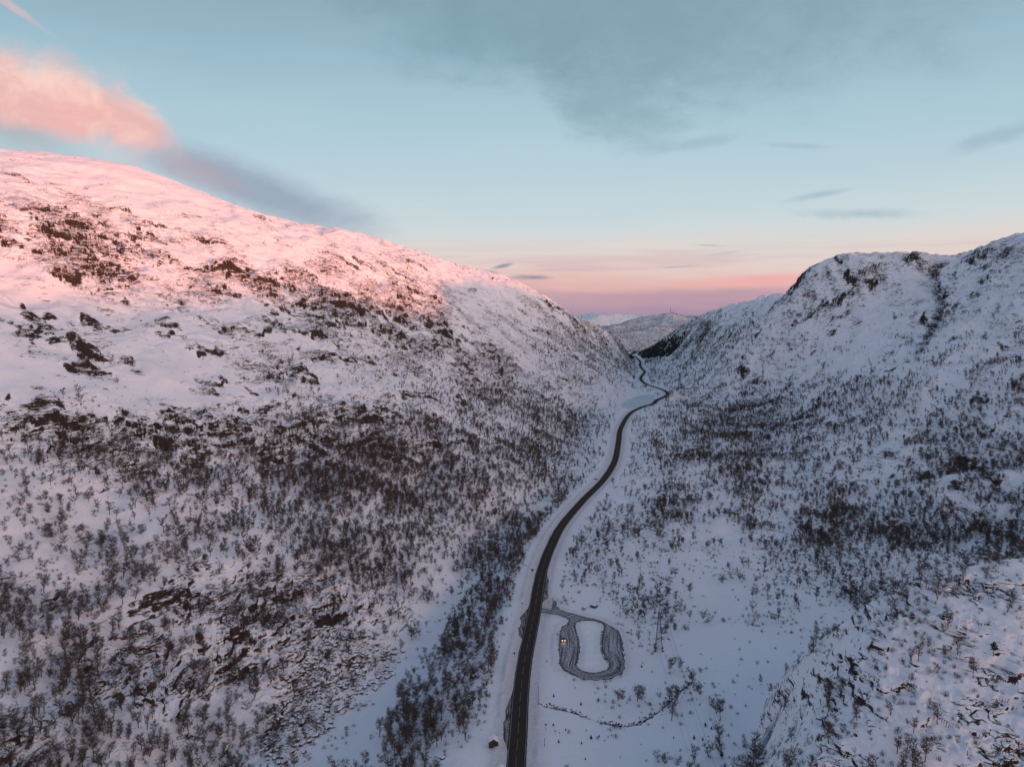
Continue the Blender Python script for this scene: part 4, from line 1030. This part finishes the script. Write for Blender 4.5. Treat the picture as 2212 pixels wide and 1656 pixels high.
# ------------------------------------------------------------------ roadside: hut, signs, poles, mast, vehicle
def hut(px, py, w, d, h, rh, label, rz):
    x, y = plane(px, py); z = float(H(x, y)) ; t = thing("roadside_hut", label, "hut", (x, y, z), rz)
    MB().prism([(-w / 2, -.3), (w / 2, -.3), (w / 2, h), (0, h + rh), (-w / 2, h)], 0, d).build("wall", M_WOOD, t)
    e = .28; th_ = .14
    f = MB(); k = rh / (w / 2)
    f.prism([(-w / 2 - e, h - e * k), (0, h + rh), (w / 2 + e, h - e * k), (w / 2 + e, h - e * k + th_), (0, h + rh + th_), (-w / 2 - e, h - e * k + th_)], -.3, d + .3)
    rf = f.build("roof", M_DARKWOOD, t)
    MB().prism([(-w / 2 - e, h - e * k + th_ + .003), (0, h + rh + th_ + .003), (w / 2 + e, h - e * k + th_ + .003), (w / 2 + e * .8, h - e * k + th_ + .24), (0, h + rh + th_ + .26), (-w / 2 - e * .8, h - e * k + th_ + .24)], -.24, d + .3).build("snow_cover", M_SNOWCAP, rf)
    tr = MB(); 
    for s in (-1, 1): tr.box(s * w / 2 - .08, s * w / 2 + .08, -.06, -.005, -.2, h - .02)
    for q in np.linspace(-w / 2 + .3, w / 2 - .3, 9): tr.box(q - .02, q + .02, -.03, -.004, 0, h - .02)
    tr.build("cladding_trim", M_DARKWOOD, t)
    MB().box(w / 2 + .003, w / 2 + .07, d * .3, d * .3 + .9, 0, 1.9).build("door", M_DARKWOOD, t)
hut(1066, 1615.5, 3.5, 3.0, 2.1, 1.15, "small brown gabled hut with snowy roof left of the road", math.radians(4))
hut(1083, 1676, 2.6, 2.4, 2.0, .9, "lower hut whose roof just shows at the bottom edge", math.radians(2))
def sign(px, py, h, w, hh, n, label, board=None):
    x, y = plane(px, py); z = float(H(x, y)); t = thing("road_sign", label, "sign", (x, y, z), 0)
    for s in ([0] if n == 1 else [-w * .3, w * .3]): MB().tube((s, 0, -.4), (s, 0, h), .06, None, 6).build("post", M_STEEL, t)
    MB().box(-w / 2, w / 2, -.09, -.06, h - hh, h).build("panel", board or M_DARKWOOD, t, bevel=.01)
sign(1150, 1240, 3.6, 1.5, 1.3, 2, "two-post road sign on the verge left of the upper bend")
sign(1111, 1418, 2.4, .8, .9, 1, "small square sign beside the left lay-by")
sign(1179, 1576, 2.6, 1.0, .5, 1, "low sign on a post right of the road near the bottom")
sign(1128, 1312, 2.8, .7, .7, 1, "thin single sign beside the snow bank left of the junction")
def pole(px, py, h, label, arm=False):
    x, y = plane(px, py); z = float(H(x, y)); t = thing("wooden_pole", label, "pole", (x, y, z)); MB().tube((0, 0, -.5), (0, 0, h), .13, .09, 7).build("shaft", M_WOOD, t)
    m = MB().box(-.5, .5, -.12, .0, h - .5, h - .38) if arm else MB().tube((0, 0, h), (0, 0, h + .1), .14, .1, 7); m.build("cross_arm" if arm else "cap", M_WOOD, t)
pole(1162.5, 1524, 8.0, "tall dark pole standing right of the road below the loop"); pole(1176, 1612, 3.4, "short pole in the snow right of the road at the bottom"); pole(1187, 1168, 5.0, "pole with short cross arm left of the road at the bend", True)
pole(1130, 1290, 2.2, "snow marker stake beside the left snow bank"); pole(1194, 1300, 2.4, "snow marker stake at the right widening"); pole(1104, 1330, 2.2, "snow marker stake left of the lay-by"); pole(1383, 1245, 7.0, "bare pole standing by the willow belt above the pylon")

# mast and cabin on the far hilltop
def far_top(px):
    u = (px - CX) / FPX; ys_ = np.linspace(3600, 5200, 400); e = [(H(u * a * 1.0, a) - CAMZ) / a for a in ys_]; k = int(np.argmax(e)); return u * ys_[k], ys_[k], float(H(u * ys_[k], ys_[k]))
x, y, z = far_top(1447); t = thing("radio_mast", "thin dark radio mast on the far hilltop", "mast", (x, y, z - 1))
m = MB(); 
for k in range(3): a = k * 2.094; m.tube((math.cos(a) * 1.3, math.sin(a) * 1.3, 0), (math.cos(a) * .7, math.sin(a) * .7, 33), .42, .36, 4)
for q in range(11):
    for k in range(3): a, b = k * 2.094, (k + 1) * 2.094; m.tube((math.cos(a) * 1.2, math.sin(a) * 1.2, q * 3), (math.cos(b) * 1.1, math.sin(b) * 1.1, q * 3 + 3), .2, .2, 3, False)
m.build("lattice", M_DARKWOOD, t); MB().tube((0, 0, 33), (0, 0, 39), .5, .3, 6).build("antenna", M_DARKWOOD, t)
x, y, z = far_top(1460); t = thing("hilltop_cabin", "tiny dark building beside the mast on the far hilltop", "building", (x, y, z))
MB().prism([(-7, -1), (7, -1), (7, 3), (0, 5.5), (-7, 3)], 0, 8).build("wall", M_DARKWOOD, t)
MB().prism([(-7.6, 2.9), (0, 5.7), (7.6, 2.9), (7.6, 3.3), (0, 6.1), (-7.6, 3.3)], -.4, 8.4).build("roof", M_SNOWCAP, t)

# vehicle in the loop, facing the viewer with its lights on
M_PAINT = simple("silver_paint", (.22, .25, .26), .35, .08, 3, .5); M_GLASS = simple("dark_glass", (.008, .009, .011), .12, .1, 2); M_TYRE = simple("tyre_rubber", (.015, .015, .015), .8, .2, 4); M_BLACK = simple("black_trim", (.012, .013, .013), .6, .2, 4)
M_HEAD = simple("headlight_glow", (.9, .7, .4), .3, .01, 1, 0, (1.0, .62, .25, 1), 8)
x, y = plane(1217.5, 1386); t = thing("parked_car", "silver estate car with headlights on, facing the viewer in the parking loop", "car", (x, y, .05), math.radians(2))
b = MB(); prof = [(0, .38), (-.02, .72), (.10, .88), (1.15, 1.02), (1.75, 1.50), (2.3, 1.66), (4.0, 1.66), (4.55, 1.30), (4.72, 1.0), (4.75, .40)]
secs = [(-.86, 0.93), (-.93, 1.0), (.93, 1.0), (.86, .93)]
def car_w(zv): return .93 if zv < 1.05 else .93 - (zv - 1.05) * .32
V = []; n = len(prof)
for s in (-1, 1): V += [(s * car_w(q[1]), q[0], q[1]) for q in prof]
b.add(V, [tuple(range(n))[::-1], tuple(range(n, 2 * n))] + [(i, (i + 1) % n, n + (i + 1) % n, n + i) for i in range(n)]); b.build("body", M_PAINT, t, bevel=.05)
g = MB(); g.add([(-.76, 1.20, 1.075), (.76, 1.20, 1.075), (.68, 1.74, 1.515), (-.68, 1.74, 1.515)], [(0, 1, 2, 3)]); g.build("windscreen", M_GLASS, t)
g = MB(); g.add([(-.68, 4.05, 1.63), (.68, 4.05, 1.63), (.76, 4.57, 1.31), (-.76, 4.57, 1.31)], [(0, 1, 2, 3)]); o = g.build("rear_window", M_GLASS, t); o.location = (0, .012, .012)
for s in (-1, 1):
    g = MB(); g.add([(s * (car_w(1.08) + .012), 1.45, 1.08), (s * (car_w(1.08) + .012), 4.35, 1.08), (s * (car_w(1.5) + .012), 4.05, 1.52), (s * (car_w(1.5) + .012), 1.9, 1.52)], [(0, 1, 2, 3)]); g.build("side_window", M_GLASS, t)
    MB().box(s * .68 - .19, s * .68 + .19, -.06, -.02, .62, .80).build("headlight", M_HEAD, t)
    MB().box(s * 1.0 - .1, s * 1.0 + .1, 1.45, 1.6, 1.05, 1.2).build("side_mirror", M_BLACK, t, bevel=.02)
    for wy in (.85, 3.85):
        w_ = MB().tube((s * .78, wy, .33), (s * .96, wy, .33), .33, None, 16).build("wheel", M_TYRE, t); MB().tube((s * .9, wy, .33), (s * .975, wy, .33), .19, None, 12).build("rim", M_STEEL, w_)
MB().box(-.5, .5, -.05, -.02, .45, .68).build("grille", M_BLACK, t); MB().box(-.26, .26, -.075, -.052, .42, .53).build("number_plate", M_WHITE, t)
rr = MB(); 
for s in (-1, 1): rr.tube((s * .6, 2.2, 1.72), (s * .6, 3.9, 1.72), .03, None, 5)
rr.build("roof_rails", M_BLACK, t)
for i in (-1, 1):
    l = bpy.data.lights.new("headlamp_beam", "SPOT"); l.energy = 90; l.color = (1, .72, .42); l.spot_size = math.radians(60); l.shadow_soft_size = .08
    lo = bpy.data.objects.new("headlamp_beam", l); COL.objects.link(lo); lo.parent = t; lo.location = (i * .68, -.12, .7); lo.rotation_euler = (math.radians(-82 + 0), 0, math.pi) ; lo.rotation_euler = Vector((0, 1, .12)).to_track_quat("Z", "Y").to_euler()
# ------------------------------------------------------------------ light
SUN_EL = math.radians(3.6); SUN_AZ = math.radians(124)      # azimuth from +Y towards +X
sdir = Vector((math.sin(SUN_AZ) * math.cos(SUN_EL), math.cos(SUN_AZ) * math.cos(SUN_EL), math.sin(SUN_EL)))
sl_ = bpy.data.lights.new("sun", "SUN"); sl_.energy = 4.1; sl_.angle = math.radians(1.6); sl_.color = (1.0, .27, .13)
so = bpy.data.objects.new("sun", sl_); COL.objects.link(so); so.rotation_euler = sdir.to_track_quat("Z", "Y").to_euler(); so.location = (600, -400, 500)

def srgb(r, g, b):
    f = lambda c: (c / 255 / 12.92) if c / 255 <= .04045 else ((c / 255 + .055) / 1.055) ** 2.4
    return (f(r), f(g), f(b), 1)
def build_world():
    w = bpy.data.worlds.new("World"); SC.world = w; w.use_nodes = True; nt = w.node_tree; nt.nodes.clear(); B = NB(nt)
    tc = B.n("ShaderNodeTexCoord"); d = B.vmath("NORMALIZE", tc.outputs["Generated"])
    s = B.n("ShaderNodeSeparateXYZ"); B.link(d, s.inputs[0]); X, Y, Zc = s.outputs
    el = B.math("ARCSINE", Zc); az = B.math("ARCTAN2", X, Y)
    wob = B.noise(B.mapping(d, (2.6, 2.6, 14)), 1.0, 4, .55)
    el2 = B.math("ADD", el, B.math("MULTIPLY", B.math("SUBTRACT", wob, .5), .06))
    ramp = B.n("ShaderNodeValToRGB"); B.link(B.math("MULTIPLY_ADD", el2, 1.5, .1, clamp=True), ramp.inputs[0])
    stops = [(-.03, (150, 125, 150)), (.0, (170, 144, 166)), (.018, (194, 163, 173)), (.032, (226, 182, 178)), (.050, (229, 205, 199)), (.078, (222, 214, 209)), (.105, (206, 217, 220)),
             (.15, (190, 211, 220)), (.21, (176, 204, 217)), (.29, (155, 188, 204)), (.38, (135, 166, 181)), (.55, (128, 148, 178))]
    cr = ramp.color_ramp
    while len(cr.elements) < len(stops): cr.elements.new(.5)
    for e, (p, c) in zip(cr.elements, stops): e.position = p * 1.5 + .1; e.color = srgb(*c)
    col = ramp.outputs[0]
    # physical sky adds the glow around the low sun
    sky = B.n("ShaderNodeTexSky"); sky.sky_type = "NISHITA"; sky.sun_disc = False; sky.sun_elevation = SUN_EL; sky.sun_rotation = SUN_AZ
    sky.altitude = 700; sky.air_density = 1.0; sky.dust_density = 1.5
    tow = B.ss(B.vmath("DOT_PRODUCT", d, tuple(sdir)), .12, .92)
    nsky = B.mix(1.0, sky.outputs[0], rgb(.12, .12, .12), "MULTIPLY")
    col = B.mix(tow, col, B.mix(1.0, nsky, rgb(1, 1, 1), "MULTIPLY"))
    low = B.ss(el, .62, .02); glow = B.math("MULTIPLY", B.math("MULTIPLY", tow, low), 1.0)
    col = B.mix(glow, col, rgb(5.4, 3.45, 3.0), "MIX")
    # clouds: soft bodies placed by azimuth and elevation, edges broken by noise
    cn = B.noise(B.mapping(d, (5, 5, 9)), 1.0, 6, .6, .6); cn2 = B.noise(B.mapping(d, (14, 14, 30)), 1.0, 8, .68, .3)
    fr = B.math("ADD", B.math("MULTIPLY", B.math("SUBTRACT", cn, .5), 1.5), B.math("MULTIPLY", B.math("SUBTRACT", cn2, .5), 1.0))
    def cloud(px, py, rx, ry, rot, color, alpha, soft=.6, nz=1.0):
        nonlocal col
        u, v = (px - CX) / FPX, (EYE - py) / FPX
        a0 = math.atan(u); e0 = math.atan(v / math.sqrt(1 + u * u))
        c, s_ = math.cos(math.radians(rot)), math.sin(math.radians(rot))
        a = B.math("SUBTRACT", az, a0); e = B.math("SUBTRACT", el, e0)
        p = B.math("ADD", B.math("MULTIPLY", a, c * FPX / rx), B.math("MULTIPLY", e, -s_ * FPX / rx))
        q = B.math("ADD", B.math("MULTIPLY", a, s_ * FPX / ry), B.math("MULTIPLY", e, c * FPX / ry))
        r = B.math("SQRT", B.math("ADD", B.math("MULTIPLY", p, p), B.math("MULTIPLY", q, q)))
        m = B.math("ADD", B.math("SUBTRACT", 1.0, r), B.math("MULTIPLY", fr, nz))
        col = B.mix(B.math("MULTIPLY", B.ss(m, -.15, soft), alpha), col, color if isinstance(color, bpy.types.NodeSocket) else srgb(*color))
    cloud(1360, 90, 640, 150, 4, (124, 154, 166), .62, 1.0, 1.15)
    cloud(1310, 215, 170, 100, 30, (130, 160, 174), .55, .8, 1.0)
    cloud(1000, 110, 300, 90, 5, (125, 160, 176), .5, .9, .9)
    cloud(560, 415, 330, 62, 18, (146, 160, 182), .8, .8, .6)
    cloud(430, 375, 120, 36, 16, (184, 165, 175), .6, .8, .6)
    cloud(30, 270, 160, 50, 20, (170, 180, 185), .8, .8, .5)
    puff = B.ss(B.math("ADD", B.noise(B.mapping(d, (17, 17, 26)), 1.0, 7, .62, .6), B.math("MULTIPLY", B.math("SUBTRACT", el, .245), 2.6)), .30, .66)
    fr = B.math("ADD", B.math("MULTIPLY", B.math("SUBTRACT", B.noise(B.mapping(d, (11, 11, 15)), 1.0, 6, .6, .5), .5), 1.5), B.math("MULTIPLY", B.math("SUBTRACT", cn2, .5), .8))
    pink = B.mix(puff, srgb(238, 182, 178), srgb(255, 212, 198))
    cloud(205, 262, 170, 72, 20, pink, .9, .85, 1.0)
    cloud(90, 215, 210, 92, 12, pink, .93, .75, .95)
    cloud(300, 285, 90, 46, 16, pink, .85, .6, .6)
    cloud(70, 45, 90, 8, 30, (235, 190, 186), .5, .9, 1.3)
    st = B.math("MULTIPLY", B.ss(B.noise(B.mapping(d, (3.5, 3.5, 62), (2, 5, 1)), 1.0, 5, .6, .4), .48, .64), B.math("MULTIPLY", B.ss(el, .10, .03), .55))
    col = B.mix(st, col, srgb(196, 158, 170))
    cloud(1500, 640, 420, 20, -2, (186, 152, 168), .7, .8, .8)
    cloud(1640, 606, 230, 16, -3, (244, 172, 172), .7, .8, .7)
    for c_ in [(1085, 576, 26, 5, -12), (1155, 600, 46, 6.5, 0), (1050, 587, 30, 4, 6)]:
        cloud(*c_, (112, 132, 162), .75, .9, 1.1)
    for c_ in [(1855, 466, 120, 13, 3), (1770, 424, 80, 8, -8), (1520, 316, 90, 14, -5), (1700, 325, 90, 8, 6), (2150, 300, 90, 18, -12), (1530, 532, 50, 4, 3), (1560, 549, 60, 5, -6), (1470, 577, 70, 3, -3)]:
        cloud(*c_, (158, 182, 196), .62, 1.0, 1.3)
    bg = B.n("ShaderNodeBackground"); B.link(col, bg.inputs[0]); bg.inputs[1].default_value = 1.0
    o = B.n("ShaderNodeOutputWorld"); B.link(bg.outputs[0], o.inputs[0])
build_world()
SC.view_settings.view_transform = "Standard"; SC.view_settings.look = "None"; SC.view_settings.exposure = 0; SC.view_settings.gamma = 1
SC.cycles.use_denoising = True; SC.cycles.denoiser = 'OPENIMAGEDENOISE'; SC.cycles.denoising_input_passes = 'RGB_ALBEDO_NORMAL'; SC.cycles.denoising_prefilter = 'ACCURATE'; SC.cycles.max_bounces = 5; SC.cycles.diffuse_bounces = 3; SC.cycles.transparent_max_bounces = 4
